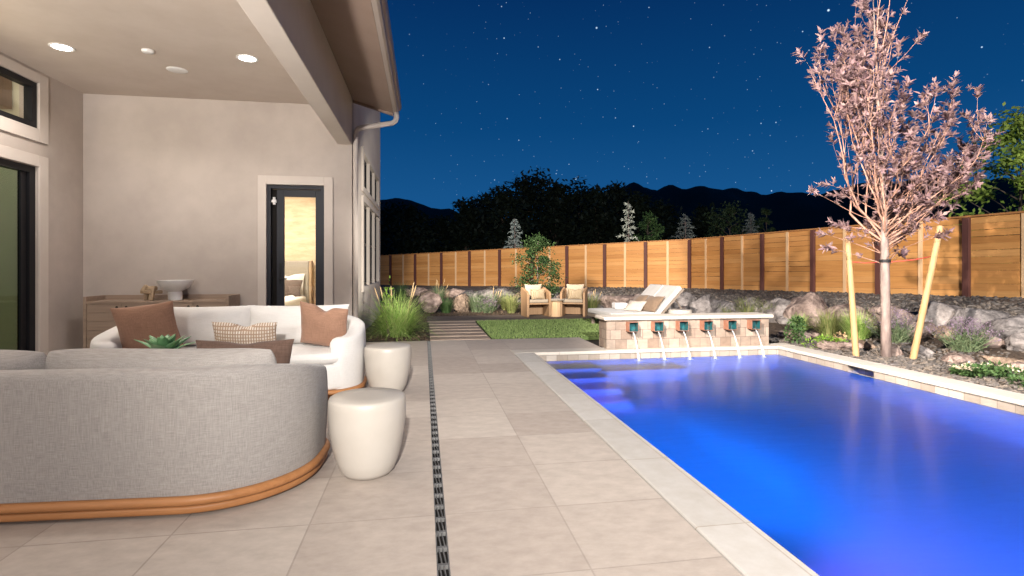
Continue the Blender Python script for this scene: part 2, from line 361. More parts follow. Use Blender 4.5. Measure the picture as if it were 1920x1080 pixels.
# skimmer throat
bd.box(PX1+.002,PX1+.17,5.545,5.558,-.25,-.04); bd.box(PX1+.002,PX1+.17,5.962,5.975,-.25,-.04); bd.box(PX1+.17,PX1+.18,5.545,5.975,-.25,-.04)
struct('pool_tile_band', bd, band_m)
w = MB(); w.grid(60, 120, lambda a, c: (PX0+(PX1-PX0)*a, PY0+(PY1-PY0)*c, -.125)); struct('pool_water', w, water_m, smooth=True)
cp = MB(); cp.box(PX0-.27,PX0+.02,-1.9,PY1-.02,-.045,.004); cp.box(PX1-.02,PX1+.29,-1.9,PY1-.02,-.045,.004)
struct('pool_coping', cp, coping_side, bevel=.014, seg=3)
cp = MB(); cp.box(PX0-.27,PX1+.29,PY1-.02,PY1+.27,-.045,.004); cp.box(PX0+.02,PX1-.02,-1.9,PY0+.02,-.045,.004)
struct('pool_coping', cp, coping_m, bevel=.014, seg=3)

# fountain wall
t = thing('fountain_wall', 'low travertine tiled water feature wall with six copper spouts at the far pool edge', 'fountain', (0,0,0))
f = MB(); f.box(2.61,5.20,7.40,7.74,.004,.42); obj('wall', f, trav, t, bevel=.006)
f = MB(); f.box(2.56,5.25,7.35,7.79,.421,.472); obj('cap', f, coping_m, t, bevel=.016, seg=3)
for k in range(6):
    x = 2.975 + .386*k; y0 = 7.275
    s = MB(); w_ = .072; th = .006; za, zb = .262, .402
    s.box(x-w_,x-w_+th,y0,7.399,za,zb); s.box(x+w_-th,x+w_,y0,7.399,za,zb); s.box(x-w_+th,x+w_-th,y0,7.399,zb-th,zb); s.box(x-w_+th,x+w_-th,y0-.02,7.399,za,za+th)
    sp = obj('scupper', s, copper, t)
    s = MB(); s.box(x-w_+th+.001,x+w_-th-.001,7.385,7.396,za+th+.001,zb-th-.001); s.box(x-w_+th+.001,x-w_+th+.004,y0+.004,7.384,za+th+.001,zb-th-.001); s.box(x+w_-th-.004,x+w_-th-.001,y0+.004,7.384,za+th+.001,zb-th-.001); s.box(x-w_+th+.005,x+w_-th-.005,y0+.002,7.384,za+th+.001,za+th+.004)
    obj('lining', s, patina, sp)
    s = MB(); pts = []
    for q in range(13):
        u = q/12; pts.append((x-.015+.02*u, 7.30-.20*u, .268-.393*(u**1.8)))
    s.tube(pts, [.011-.003*math.sin(PI*q/12)+.009*(q/12)**5 for q in range(13)], 8)
    obj('water_stream', s, stream_m, sp, smooth=True)
    obj('foam', MB().lathe([(.0,-.1225),(.03,-.1205),(.06,-.1225)], 18, (x+.005,7.10,0), caps=False), stream_m, sp, smooth=True)

# paths, lawn, beds
pth = MB(); rnd = random.Random(3)
ys = 8.84
for k in range(6):
    pth.box(.10,1.10,ys,ys+.36,-.05,.0); ys += .475
pt = MB()
struct('path', pth, slab_m, bevel=.012)
wk = MB(); wk.box(.06,5.6,11.82,13.0,-.05,.006); struct('walkway', wk, walk_m, bevel=.01)
lw = MB(); lw.box(1.13,5.5,8.78,11.81,-.05,-.004); struct('lawn', lw, lawn_m)
lb = MB(); rnd = random.Random(5)
for k in range(26000):
    x = rnd.uniform(1.13,5.3); yy = rnd.uniform(8.77,11.81)
    lb.blade((x,yy,-.005), rnd.uniform(0,2*PI), rnd.uniform(.02,.042), .006, rnd.uniform(0,.5), .6, 2)
tag(obj('grass', lb, grassblade_m), 'short bright green lawn grass beside the stepping slabs', 'grass', kind='stuff')

def sm(a): a = max(0, min(1, a)); return a*a*(3-2*a)
def bedz(x, y):
    z = -.03
    if x > 5.5: z = max(z, -.015 + .13*sm((x-5.55)/2.4))
    if y > 12.9: z = max(z, -.01 + .12*sm((y-12.95)/3))
    if x < .07: z = max(z, .0)
    return z + .018*noise.noise(Vector((x*2.3,y*2.3,0)))
bg = MB(); bg_ids = {}
st = .16
for ix in range(int(14/st)):
    for iy in range(int(23/st)):
        x0 = -3.2+ix*st; y0 = 1+iy*st; x1 = x0+st; y1 = y0+st
        if x0 < 5.57 and y0 < 7.8: continue
        if x0 < -1.2 and y0 < 13.8: continue
        if y0 < 8.76 and x0 < 2.9: continue
        if 1.14 < x0 < 5.2 and 8.8 < y0 < 11.6: continue
        q = []
        for a in ((x0,y0),(x1,y0),(x1,y1),(x0,y1)):
            key = (round(a[0],3), round(a[1],3))
            if key not in bg_ids: bg_ids[key] = len(bg.v); bg.v.append((a[0],a[1],bedz(*a)))
            q.append(bg_ids[key])
        bg.f.append(tuple(q))
struct('planting_bed', bg, mulch_m, smooth=True)

# retaining wall line (x, y, base z, top z) and fence line
WL = [(-2.6,22.8,.05,.28),(-1.35,21.5,.05,.30),(1.03,19.1,.05,.37),(3.9,15.07,.05,.45),(5.39,12.8,.03,.45),(7.17,10.07,.03,.50),(8.0,8.0,.05,.56),(8.2,6.25,.07,.61),(8.3,3.2,.07,.63)]
FA, FB, FC, FD = (-1.72,29.17,.20,1.83), (10.06,19.02,.36,2.26), (11.04,9.28,.58,2.24), (11.43,5.4,.66,2.24)
def lerp(a, b, t): return tuple(p+(q-p)*t for p, q in zip(a, b))
FZ = (-4.34,31.43,.17,1.75)
FL = [lerp(FA,FZ,1), ] + [lerp(FA,FB,k/9) for k in range(10)] + [lerp(FB,FC,k/5) for k in range(1,6)] + [lerp(FC,FD,.5), FD]
def polyat(P, t):
    L = [math.dist(P[i][:2], P[i+1][:2]) for i in range(len(P)-1)]; s = t*sum(L)
    for i, l in enumerate(L):
        if s <= l or i == len(L)-1: return lerp(P[i], P[i+1], min(1, s/l))
        s -= l
gs = MB()
def shelf(a, c):
    p = polyat(WL, a); q = polyat([(-4.3,31.4,.17,0),(10.06,19.02,.36,0),(11.04,9.28,.58,0),(11.6,3.0,.66,0)], a)
    x = p[0]+(q[0]-p[0])*c*1.25; y = p[1]+(q[1]-p[1])*c*1.25
    z = p[3]-.13+(q[2]+.01-p[3]+.13)*min(1, c*1.25)**.8
    return (x, y, z + .05*noise.noise(Vector((x*1.1,y*1.1,3)))*(1-min(1,c)*.6))
gs.grid(150, 30, shelf)
struct('gravel_slope', gs, gravel_m, smooth=True)

# loose stones
ls = MB(); rnd = random.Random(11); iv, ifc = ico(1)
def stone(x, y, z, s):
    rr = Matrix.Rotation(rnd.uniform(0,6.28),3,'Z') @ Matrix.Rotation(rnd.uniform(-.6,.6),3,'X')
    sx, sy, sz = s*rnd.uniform(.7,1.4), s*rnd.uniform(.7,1.2), s*rnd.uniform(.35,.7)
    j = [rnd.uniform(.75,1.2) for _ in iv]
    ls.add([tuple(Vector((x,y,z)) + rr @ Vector((v.x*sx*j[i], v.y*sy*j[i], v.z*sz*j[i]))) for i, v in enumerate(iv)], ifc)
for k in range(5200):
    y = rnd.uniform(2.5,8.2); x = 5.6 + abs(rnd.gauss(0,.75))
    if x > 8: continue
    stone(x, y, bedz(x,y)+.008, rnd.uniform(.012,.034))
for k in range(5200):
    a = rnd.uniform(.28,1); c = rnd.uniform(.0,.8); p = shelf(a, c)
    stone(p[0], p[1], p[2]+.01, rnd.uniform(.02,.042)*(1 if a > .5 else 1.2))
tag(obj('gravel', ls, stone_m), 'loose grey gravel spread over the planting bank', 'gravel', kind='stuff')
ml = MB(); rnd = random.Random(12)
for k in range(7000):
    if k % 2: x, y = rnd.uniform(-1.04,.04), rnd.uniform(8.78,13.2)
    else: x = rnd.uniform(.0,9); y = 13.05 + rnd.random()**1.5*2.0 if x < 5.5 else rnd.uniform(3,12)
    if x > 5.5 and x < 6.4: continue
    ml.leaf((x,y,bedz(x,y)+.008), (rnd.uniform(-1,1),rnd.uniform(-1,1),rnd.uniform(-.2,.4)), (rnd.uniform(-.5,.5),rnd.uniform(-.5,.5),1), rnd.uniform(.03,.09), rnd.uniform(.015,.03))
chip_m = leafmat('bark chips', [(.05,.033,.022),(.11,.075,.05),(.18,.125,.085),(.08,.055,.04)], 0)
tag(obj('mulch', ml, chip_m), 'brown bark chips covering the planting beds', 'mulch', kind='stuff')

# ------------------------------------------------------------------ boulders
rnd = random.Random(21)
ORD = ['first','second','third','fourth','fifth','sixth','seventh','eighth','ninth','tenth','eleventh','twelfth','thirteenth','fourteenth','fifteenth','sixteenth','seventeenth','eighteenth','nineteenth','twentieth'] + ['twenty-'+q for q in ('first','second','third','fourth','fifth','sixth','seventh','eighth','ninth')] + ['thirtieth'] + ['thirty-'+q for q in ('first','second','third','fourth','fifth','sixth')]
TL = sum(math.dist(WL[i][:2], WL[i+1][:2]) for i in range(len(WL)-1))
s = 0; seglab = []; cnt = {}
tone = ['grey','pinkish','tan','dark grey']
while s < TL:
    wd = rnd.uniform(.55,.95); p = polyat(WL, min(1,(s+wd/2)/TL)); p2 = polyat(WL, min(1,(s+wd/2+.05)/TL))
    az = math.atan2(p2[1]-p[1], p2[0]-p[0]); big = p[1] < 9.5
    h = (p[3]-p[2]) * rnd.uniform(.86,1.10); mi = rnd.choice([0,0,1,1,2,3])
    mb = MB(); rock(mb, (0,0,0), (wd*.70, .46, h*.82), rnd, 4, 15, .06, 0, (.50,.80))
    x = p[0]
    reg = 'behind the low grasses' if x < 2.2 else 'behind the wooden armchairs' if x < 4.9 else 'behind the fountain wall' if x < 7.5 else 'behind the staked purple tree'
    cnt[reg] = cnt.get(reg, 0) + 1
    o = obj('boulder', mb, BOULD[mi], smooth=True, loc=(p[0],p[1],p[2]+h*.42), rot=(rnd.uniform(-.12,.12),rnd.uniform(-.12,.12),az))
    tag(o, '%s boulder, %s from left in the retaining wall %s' % (tone[mi], ORD[cnt[reg]-1], reg), 'boulder', 'boulders of the retaining wall')
    s += wd*.82
    if p[1] < 17:      # smaller stones chinking the joints and the foot of the wall
        q = polyat(WL, min(1,s/TL)); dx, dy = -math.sin(az), math.cos(az); sg = -1 if dx*(3-q[0])+dy*(5-q[1]) < 0 else 1
        mb = MB(); sz = rnd.uniform(.13,.24); rock(mb, (0,0,0), (sz*1.25,sz,sz*.85), rnd, 3, 11, .06, 0, (.5,.8)); cnt['f'] = cnt.get('f',0)+1; mi = rnd.choice([0,1,1,2,3])
        o = obj('boulder', mb, BOULD[mi], smooth=True, loc=(q[0]+sg*dx*.30,q[1]+sg*dy*.30,q[2]+sz*.4), rot=(0,0,az))
        tag(o, 'small %s filler stone, %s from left at the retaining wall foot' % (tone[mi], ORD[cnt['f']-1]), 'boulder', 'filler stones at the wall foot')
def freerock(x, y, z, size, mi, label, rz=0.0, seed=1):
    mb = MB(); rock(mb, (0,0,0), size, random.Random(seed), 4, 12, .085, 0)
    return tag(obj('boulder', mb, BOULD[mi], smooth=True, loc=(x,y,z), rot=(0,0,rz)), label, 'boulder', 'loose boulders in the planting beds')
freerock(.19,13.75,.22,(.36,.3,.30),1,'rounded pinkish boulder standing left of the dark grass clump by the path',.3,2)
freerock(.98,14.0,.20,(.24,.26,.32),2,'upright tan boulder right of the dark grass clump by the path',1.0,3)
for i, (x,y,sx,sy,sz,mi,lb_) in enumerate([
    (6.15,8.05,.34,.26,.13,1,'flat pinkish rock below the small green grass tuft right of the fountain wall'),
    (5.98,6.85,.34,.20,.11,1,'flat pinkish rock left of the left tree stake'),
    (6.28,6.75,.18,.14,.09,2,'small tan rock just behind the left tree stake'),
    (6.25,6.28,.20,.15,.09,1,'small pink rock between the tree trunk and the right stake'),
    (6.40,6.00,.15,.13,.11,0,'rounded grey rock right of the right tree stake'),
    (6.50,5.62,.36,.17,.08,1,'long flat pink rock in front of the wide lavender'),
    (6.75,5.25,.32,.20,.08,2,'flat tan rock behind the cream flowering mat'),
    (6.55,4.80,.36,.20,.08,1,'flat pink rock behind the right end of the cream flowering mat'),
    (7.65,6.35,.36,.26,.20,1,'low pinkish rock at the foot of the retaining wall right of the purple tree'),
    (7.75,5.75,.30,.24,.16,0,'low grey rock at the wall foot behind the wide lavender'),
    (7.55,7.25,.40,.26,.22,1,'large pink rock at the wall foot behind the right tree stake'),
    (5.72,5.75,.17,.07,.022,0,'thin pale stone flake lying on the gravel by the coping')]):
    freerock(x,y,bedz(x,y)+sz*.35,(sx,sy,sz),mi,lb_,-.5+.3*i,30+i)

# ------------------------------------------------------------------ fence
fence = thing('fence', 'tall golden cedar board fence with dark red posts curving round the yard', 'fence', (0,0,0))
rnd = random.Random(31)
for i in range(len(FL)-1):
    a, b3 = FL[i], FL[i+1]; L = math.dist(a[:2], b3[:2]); az = math.atan2(b3[1]-a[1], b3[0]-a[0])
    dz0, dz1 = b3[2]-a[2], b3[3]-a[3]
    mb = MB(); nb = 12
    for k in range(nb):
        u0, u1 = k/nb, (k+1)/nb
        def zz(u, e): 
            lo_, hi_ = a[2]+dz0*e, a[3]-.03+dz1*e
            return lo_+(hi_-lo_)*u
        gap = rnd.choice([.002,.003,.003,.005,.009]); oy = rnd.uniform(-.004,.004)
        for xa, xb in ((.0,L*.5-.001),(L*.5+.001,L)):
            ea, eb = xa/L, xb/L; jt = rnd.uniform(-.003,.003)
            mb.hexa([(xa,oy,zz(u0,ea)+gap),(xb,oy,zz(u0,eb)+gap+jt),(xb,.022+oy,zz(u0,eb)+gap+jt),(xa,.022+oy,zz(u0,ea)+gap),(xa,oy,zz(u1,ea)),(xb,oy,zz(u1,eb)+jt),(xb,.022+oy,zz(u1,eb)+jt),(xa,.022+oy,zz(u1,ea))])
    obj('panel', mb, cedar, fence, loc=(a[0],a[1],0), rot=(0,0,az))
    mb = MB(); mb.box(-.045,.045,-.030,-.006,(a[2]+b3[2])/2,(a[3]+b3[3])/2-.035); obj('batten', mb, cedar_pale, fence, loc=((a[0]+b3[0])/2,(a[1]+b3[1])/2,0), rot=(0,0,az))
    mb = MB(); mb.hexa([(0,-.05,a[3]-.028),(L,-.05,b3[3]-.028),(L,.05,b3[3]-.028),(0,.05,a[3]-.028),(0,-.05,a[3]+.008),(L,-.05,b3[3]+.008),(L,.05,b3[3]+.008),(0,.05,a[3]+.008)])
    obj('cap_rail', mb, cedar_cap, fence, loc=(a[0],a[1],0), rot=(0,0,az))
for i, a in enumerate(FL):
    q = FL[min(i+1,len(FL)-1)]; r_ = FL[max(i-1,0)]; az = math.atan2(q[1]-r_[1], q[0]-r_[0])
    mb = MB(); mb.box(-.065,.065,-.10,-.034,a[2]-.25,a[3]-.035); obj('post', mb, post_m, fence, loc=(a[0],a[1],0), rot=(0,0,az), bevel=.006)

# ------------------------------------------------------------------ HOUSE
house = thing('house', 'beige stucco house with covered patio, deep eave and downspout on the left', 'house', (0,0,0))
H = 3.64
mb = MB()   # back wall with door opening
for x0,x1,z0,z1 in ((-4.94,-2.303,-.1,5.2),(-1.484,-1.08,-.1,5.2),(-2.303,-1.484,2.42,5.2)): mb.box(x0,x1,8.40,8.60,z0,z1)
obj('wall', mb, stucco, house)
mb = MB()   # left wall with slider and transom openings
for y0,y1,z0,z1 in ((7.5,8.4,-.1,H),(-2,7.5,2.44,2.91),(-2,7.5,3.48,H),(-2,1.5,-.1,2.44)): mb.box(-4.94,-4.74,y0,y1,z0,z1)
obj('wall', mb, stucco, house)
mb = MB()   # long side wall with two window openings
for y0,y1,z0,z1 in ((8.60,9.75,-.1,5.2),(12.95,13.7,-.1,5.2),(9.75,12.95,-.1,.85),(9.75,12.95,2.36,2.62),(9.75,12.95,3.22,5.2)): mb.box(-1.28,-1.08,y0,y1,z0,z1)
mb.box(-6,-1.28,13.5,13.7,-.1,5.2)
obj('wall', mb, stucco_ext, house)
mb = MB(); mb.box(-4.74,-1.29,-2,8.4,H,H+.12); obj('ceiling', mb, ceil_m, house)
mb = MB(); mb.box(-1.29,-1.08,-2,8.398,3.05,4.0); obj('beam', mb, stucco_ext, house, bevel=.01)
mb = MB()
mb.hexa([(-1.078,-2.5,3.757),(-.47,-2.5,3.58),(-.47,8.46,3.58),(-1.078,8.46,3.757),(-1.078,-2.5,3.80),(-.47,-2.5,3.63),(-.47,8.46,3.63),(-1.078,8.46,3.80)])
obj('soffit', mb, soffit_m, house)
mb = MB(); mb.hexa([(-1.078,8.462,3.72),(-.47,8.462,3.54),(-.47,8.50,3.54),(-1.078,8.50,3.72),(-1.078,8.462,4.0),(-.47,8.462,3.82),(-.47,8.50,3.82),(-1.078,8.50,4.0)]); obj('rake_board', mb, soffit_m, house)
mb = MB(); mb.hexa([(-5.2,-2.5,5.0),(-.36,-2.5,3.80),(-.36,8.5,3.80),(-5.2,8.5,5.0),(-5.2,-2.5,5.1),(-.36,-2.5,3.84),(-.36,8.5,3.84),(-5.2,8.5,5.1)]); obj('roof', mb, soffit_m, house)
mb = MB()   # gutter: ogee trough, extruded along y
prof = [(-.468,3.58),(-.42,3.575),(-.395,3.59),(-.385,3.63),(-.36,3.655),(-.348,3.69),(-.348,3.73),(-.36,3.74),(-.468,3.74)]
n = len(prof); mb.add([(x,-2.5,z) for x,z in prof]+[(x,8.52,z) for x,z in prof], [tuple(reversed(range(n))), tuple(range(n,2*n))]+[(i,(i+1)%n,n+(i+1)%n,n+i) for i in range(n)])
obj('gutter', mb, gutter_m, house)
mb = MB(); pts = [(-.42,8.42,3.585),(-.42,8.42,3.50),(-.435,8.42,3.45),(-.48,8.42,3.415),(-.56,8.42,3.40),(-.92,8.42,3.33),(-.99,8.42,3.305),(-1.025,8.42,3.26),(-1.03,8.42,3.18),(-1.03,8.42,.05)]
mb.tube(pts, .040, 10); obj('downspout', mb, stucco_trim, house, smooth=True)
# door in the back wall
mb = MB()
for x0,x1,z0,z1 in ((-2.42,-2.304,0,2.55),(-1.483,-1.355,0,2.55),(-2.304,-1.483,2.421,2.55)): mb.box(x0,x1,8.37,8.399,z0,z1)
obj('door_trim', mb, stucco_trim, house, bevel=.004)
mb = MB()
for x0,x1,z0,z1 in ((-2.300,-2.25,.0,2.415),(-1.535,-1.487,.0,2.415),(-2.25,-1.535,2.365,2.415),(-2.25,-1.535,.0,.03)): mb.box(x0,x1,8.41,8.56,z0,z1)
door = obj('door_frame', mb, slate_frame, house)
mb = MB()
for x0,x1,z0,z1 in ((-2.175,-2.07,.03,2.36),(-1.62,-1.538,.03,2.36),(-2.07,-1.62,2.25,2.36),(-2.07,-1.62,.03,.28)): mb.box(x0,x1,8.45,8.49,z0,z1)
leaf = obj('door', mb, slate_frame, house, bevel=.003)
mb = MB(); mb.box(-2.07,-1.62,8.468,8.474,.28,2.25); obj('glass', mb, glass_clear, leaf)
mb = MB(); mb.tube([(-2.12,8.45,1.02),(-2.12,8.40,1.02),(-2.11,8.395,1.02),(-2.02,8.395,1.02)], .010, 8); mb.box(-2.14,-2.10,8.44,8.449,.95,1.25); obj('handle', mb, black_frame, leaf)
mb = MB(); mb.box(-2.245,-2.178,8.43,8.47,2.16,2.20); mb.tube([(-2.21,8.45,2.13),(-2.21,8.45,2.24)], .02, 8); obj('closer', mb, white_metal, leaf)
mb = MB(); mb.box(-2.249,-2.176,8.50,8.53,.03,2.36); obj('screen_edge', mb, hole_m, door)
# sliding door and transom in the left wall
mb = MB()
for y0,y1,z0,z1 in ((7.501,7.66,0,2.58),(-2,7.501,2.441,2.58)): mb.box(-4.739,-4.715,y0,y1,z0,z1)
obj('door_trim', mb, stucco_trim, house, bevel=.004)
mb = MB()
for y0,y1,z0,z1 in ((7.501,7.66,2.75,3.60),(-2,7.501,2.75,2.908),(-2,7.501,3.482,3.60)): mb.box(-4.739,-4.715,y0,y1,z0,z1)
obj('window_trim', mb, stucco_trim, house, bevel=.004)
mb = MB()
for y0,y1,z0,z1 in ((7.40,7.498,0,2.438),(4.4,4.5,0,2.438),(1.502,1.6,0,2.438),(1.6,7.40,2.36,2.438),(1.6,7.40,0,.06)): mb.box(-4.86,-4.762,y0,y1,z0,z1)
for y0,y1 in ((7.30,7.385),): mb.box(-4.83,-4.79,y0,y1,.06,2.36)
sl = obj('sliding_door', mb, black_frame, house)
mb = MB(); mb.box(-4.815,-4.807,1.6,7.3,.06,2.36); obj('glass', mb, glass_low, sl)
mb = MB()
for y0,y1,z0,z1 in ((7.42,7.498,2.912,3.478),(1.5,1.56,2.912,3.478),(1.56,7.42,2.912,2.98),(1.56,7.42,3.41,3.478)): mb.box(-4.84,-4.745,y0,y1,z0,z1)
tw = obj('transom_window', mb, black_frame, house)
mb = MB(); mb.box(-4.80,-4.792,1.56,7.42,2.98,3.41); obj('glass', mb, glass_clear, tw)
reflection_backing_m = mat('sage reflection backing', (.26,.36,.24), (.32,.43,.29), 3, .8)
mb = MB(); mb.grid(240, 1, lambda a, c: (-5.35+.03*math.sin(a*150), 1.0+6.6*a, -.0+2.6*c)); obj('reflection_backing', mb, reflection_backing_m, house, smooth=True)  # added green sheet behind the glass, standing for its green-tinted wall reflection
int_wall = mat('interior paint', (.55,.52,.40), (.58,.55,.43), 1, .8)
mb = MB(); mb.box(-7.6,-4.95,7.62,7.72,-.05,3.9); mb.box(-7.7,-7.6,-2,7.72,-.05,3.9); mb.box(-7.6,-4.95,-2,7.6,3.9,3.98); mb.box(-7.6,-4.95,-2,7.6,-.05,.0); mb.box(-7.6,-4.95,-2.1,-2,-.05,3.9); obj('interior_wall', mb, int_wall, house)
cab_m = woodmat('tan cabinet', (.36,.22,.13), (.43,.27,.17), 2, 2)
tag(obj('wall_cabinet', MB().box(-6.6,-5.09,7.2,7.615,3.17,3.86), cab_m, bevel=.01), 'tan wooden cabinet seen inside through the high transom window', 'cabinet')
pane_backing_m = mat('grey blind', (.10,.095,.09), (.13,.125,.12), 3, .8)  # added dark sheets behind the panes, hiding the lit bedroom to darken them
# windows in the side wall
for z0, z1 in ((.85,2.36),(2.62,3.22)):
    mb = MB()
    mb.box(-1.079,-1.045,9.62,9.75,z0-.09,z1+.09); mb.box(-1.079,-1.045,12.95,13.08,z0-.09,z1+.09); mb.box(-1.079,-1.045,9.75,12.95,z1,z1+.09); mb.box(-1.079,-1.045,9.75,12.95,z0-.09,z0)
    for yy in (10.77,11.85): mb.box(-1.20,-1.055,yy,yy+.10,z0,z1)
    wn = obj('window', mb, stucco_ext, house)
    for k in range(3):
        ya = 9.75+1.09*k; yb = ya+1.0; fm = MB()
        fm.box(-1.17,-1.11,ya,ya+.05,z0,z1); fm.box(-1.17,-1.11,yb-.05,yb,z0,z1); fm.box(-1.17,-1.11,ya+.05,yb-.05,z0,z0+.05); fm.box(-1.17,-1.11,ya+.05,yb-.05,z1-.05,z1)
        if z1 < 2.5: fm.box(-1.17,-1.11,ya+.05,yb-.05,1.60,1.65)
        obj('blind', MB().box(-1.205,-1.20,ya+.01,yb-.01,z0,z1), pane_backing_m, wn); obj('sash', fm, black_frame, wn); obj('pane', MB().box(-1.145,-1.139,ya+.05,yb-.05,z0+.05,z1-.05), glass_clear, wn)
# bedroom shell
wallp = mat('gold grasscloth', (.50,.38,.25), (.70,.57,.41), 3, .8, .5, 9, .01, stretch=(1,1,3.2), lo=.3, hi=.7)
mb = MB(); mb.box(-5.2,-1.29,12.6,12.7,0,3.1); mb.box(-5.3,-5.2,8.61,12.7,0,3.1); obj('bedroom_wall', mb, wallp, house)
mb = MB(); mb.box(-5.2,-1.29,8.61,12.6,3.1,3.2); mb.box(-5.2,-1.285,8.61,12.6,-.1,-.002); obj('bedroom_ceiling', mb, int_wall, house)
mb = MB(); mb.box(-1.295,-1.285,8.61,9.70,0,3.1); mb.box(-1.295,-1.285,13.0,13.4,0,3.1); obj('bedroom_wall', mb, int_wall, house)
# bed
bed = thing('bed', 'upholstered bed with tall grey headboard seen through the glass door', 'bed', (-3.2,12.5,0))
bedfab = weavemat('headboard linen', (.30,.27,.23), (.36,.33,.28), 120)
obj('headboard', MB().box(-.85,.68,-.10,.06,.0,1.33), bedfab, bed, bevel=.03, seg=3)
obj('headboard_edge', MB().box(.684,.74,-.12,.06,0,1.33), oak_pale, bed, bevel=.01)
obj('bed_base', MB().box(-.82,.66,-2.1,-.11,.08,.34), oak_grey, bed, bevel=.02)
obj('mattress', MB().box(-.80,.64,-2.08,-.12,.342,.56), linen_white, bed, bevel=.06, seg=3)
def duv(a, c):
    x = -.86+1.60*a; y = -2.16+1.35*c; z = .60+.02*math.sin(a*17+c*5)+.02*noise.noise(Vector((x*4,y*4,0)))
    ed = max(0, a-.86)/.14; z -= .36*ed**1.2*(.8+.2*math.sin(c*20)); x -= .0+.10*ed*ed
    ed2 = max(0, .08-c)/.08; z -= .28*ed2
    return (x, y, z)
obj('duvet', MB().grid(40, 30, duv), linen_white, bed, smooth=True)

def pillow(name, w, h, t, mt, dent=0, seed=0, parent=None, n=18, ear=.07, wr=.012):
    mb = MB(); off = Vector((seed*7.3, seed*3.1, 0))
    def side(sg):
        def fn(a, c):
            u, v = 2*a-1, 2*c-1
            u = math.sin(u*PI/2); v = math.sin(v*PI/2)
            f = max(0,(1-abs(u)**2.6))**.55 * max(0,(1-abs(v)**2.6))**.55
            x = w/2*u*(1-ear*(1-v*v)); z = h/2*v*(1-ear*(1-u*u))
            if ear < 0: x = w/2*u*math.sqrt(1-.10*v**4); z = h/2*v*math.sqrt(1-.17*u**6)*(1+.05*math.sin(u*2.2+seed))
            dd = dent*math.exp(-(u/.22)**2)*max(0, v)**2
            z -= dd
            y = sg*t/2*f + wr*noise.noise(Vector((x*9,z*9,sg))+off)*(.3+f)*min(1,f*4)
            x += .006*noise.noise(Vector((z*8,sg,1))+off); 
            return (x, y, z+h/2)
        return fn
    mb.grid(n, n, side(-1)); k = len(mb.v); mb2 = MB(); mb2.grid(n, n, side(1))
    mb.add(mb2.v, [tuple(reversed(f)) for f in mb2.f])
    o = obj(name, mb, mt, parent, smooth=True)
    wd = o.modifiers.new('weld', 'WELD'); wd.merge_threshold = .0008
    s_ = o.modifiers.new('sub', 'SUBSURF'); s_.levels = s_.render_levels = 1
    return o
def put(o, loc, rx=0, ry=0, rz=0):
    o.rotation_mode = 'ZYX' if False else 'XYZ'
    o.matrix_world = Matrix.Translation(loc) @ Matrix.Rotation(rz,4,'Z') @ Matrix.Rotation(rx,4,'X') @ Matrix.Rotation(ry,4,'Y'); return o
put(tag(pillow('pillow', .72, .52, .18, linen_white, .06, 1), 'large cream pillow leaning on the bed headboard behind the glass door', 'pillow'), (-2.95,12.22,.56), -.35)
put(tag(pillow('pillow', .58, .40, .16, mat('plum grey cloth', (.12,.09,.08), (.15,.115,.10), 30, .9), .02, 2), 'dark grey brown pillow in front of the cream one on the bed', 'pillow'), (-2.9,11.98,.57), -.4, .1, .1)
tag(obj('nightstand', MB().box(-2.34,-1.85,12.1,12.55,.0,.62), cab_m, bevel=.01), 'light wooden nightstand beside the bed headboard', 'nightstand')

# ------------------------------------------------------------------ ceiling fittings
lamp_m = emis('lit lens', (1,.95,.86), 22)
def downlight(x, y, label, energy, show=True):
    t = thing('ceiling_light', label, 'ceiling light', (x,y,H), 0, 'recessed downlights of the patio ceiling')
    obj('trim', MB().lathe([(.090,-.0005),(.118,-.0005),(.118,-.006),(.110,-.010),(.092,-.007),(.090,-.0005)], 32, caps=False), white_metal, t, smooth=True)
    obj('lens', MB().lathe([(.0895,-.001),(.0895,-.006)], 32), lamp_m, t)
    l = bpy.data.lights.new('lamp', 'SPOT'); l.energy = energy; l.spot_size = R(150); l.spot_blend = .8; l.shadow_soft_size = .06; l.color = (1,.92,.85)
    lo = bpy.data.objects.new('lamp', l); COL.objects.link(lo); lo.parent = t; lo.location = (0,0,-.03)
    return t
DL = 150
downlight(-3.97,6.66,'lit recessed ceiling light nearer the high transom window',DL)
downlight(-2.04,6.66,'lit recessed ceiling light nearer the beam',DL)
for x, y in ((-3.97,3.4),(-2.04,3.4),(-3.97,.2),(-2.04,.2),(-3.97,-3.0),(-2.04,-3.0)):
    l = bpy.data.lights.new('patio_lamp', 'SPOT'); l.energy = DL*(.36 if y > 1 else .8 if y > -1 else 1.3); l.spot_size = R(150); l.spot_blend = .8; l.shadow_soft_size = .06; l.color = (1,.92,.85)
    lo = bpy.data.objects.new('patio_lamp', l); COL.objects.link(lo); lo.location = (x,y,H-.03)
tag(obj('smoke_detector', MB().lathe([(.062,0),(.066,-.012),(.058,-.026),(.02,-.030),(.0,-.030)], 32), white_metal, smooth=True, loc=(-3.07,6.60,H-.0005)), 'small round white detector on the patio ceiling', 'detector')
tag(obj('ceiling_speaker', MB().lathe([(.115,0),(.118,-.004),(.112,-.008),(.0,-.009)], 40), white_metal, smooth=True, loc=(-3.02,7.20,H-.0005)), 'larger flat round white speaker grille on the patio ceiling', 'speaker')

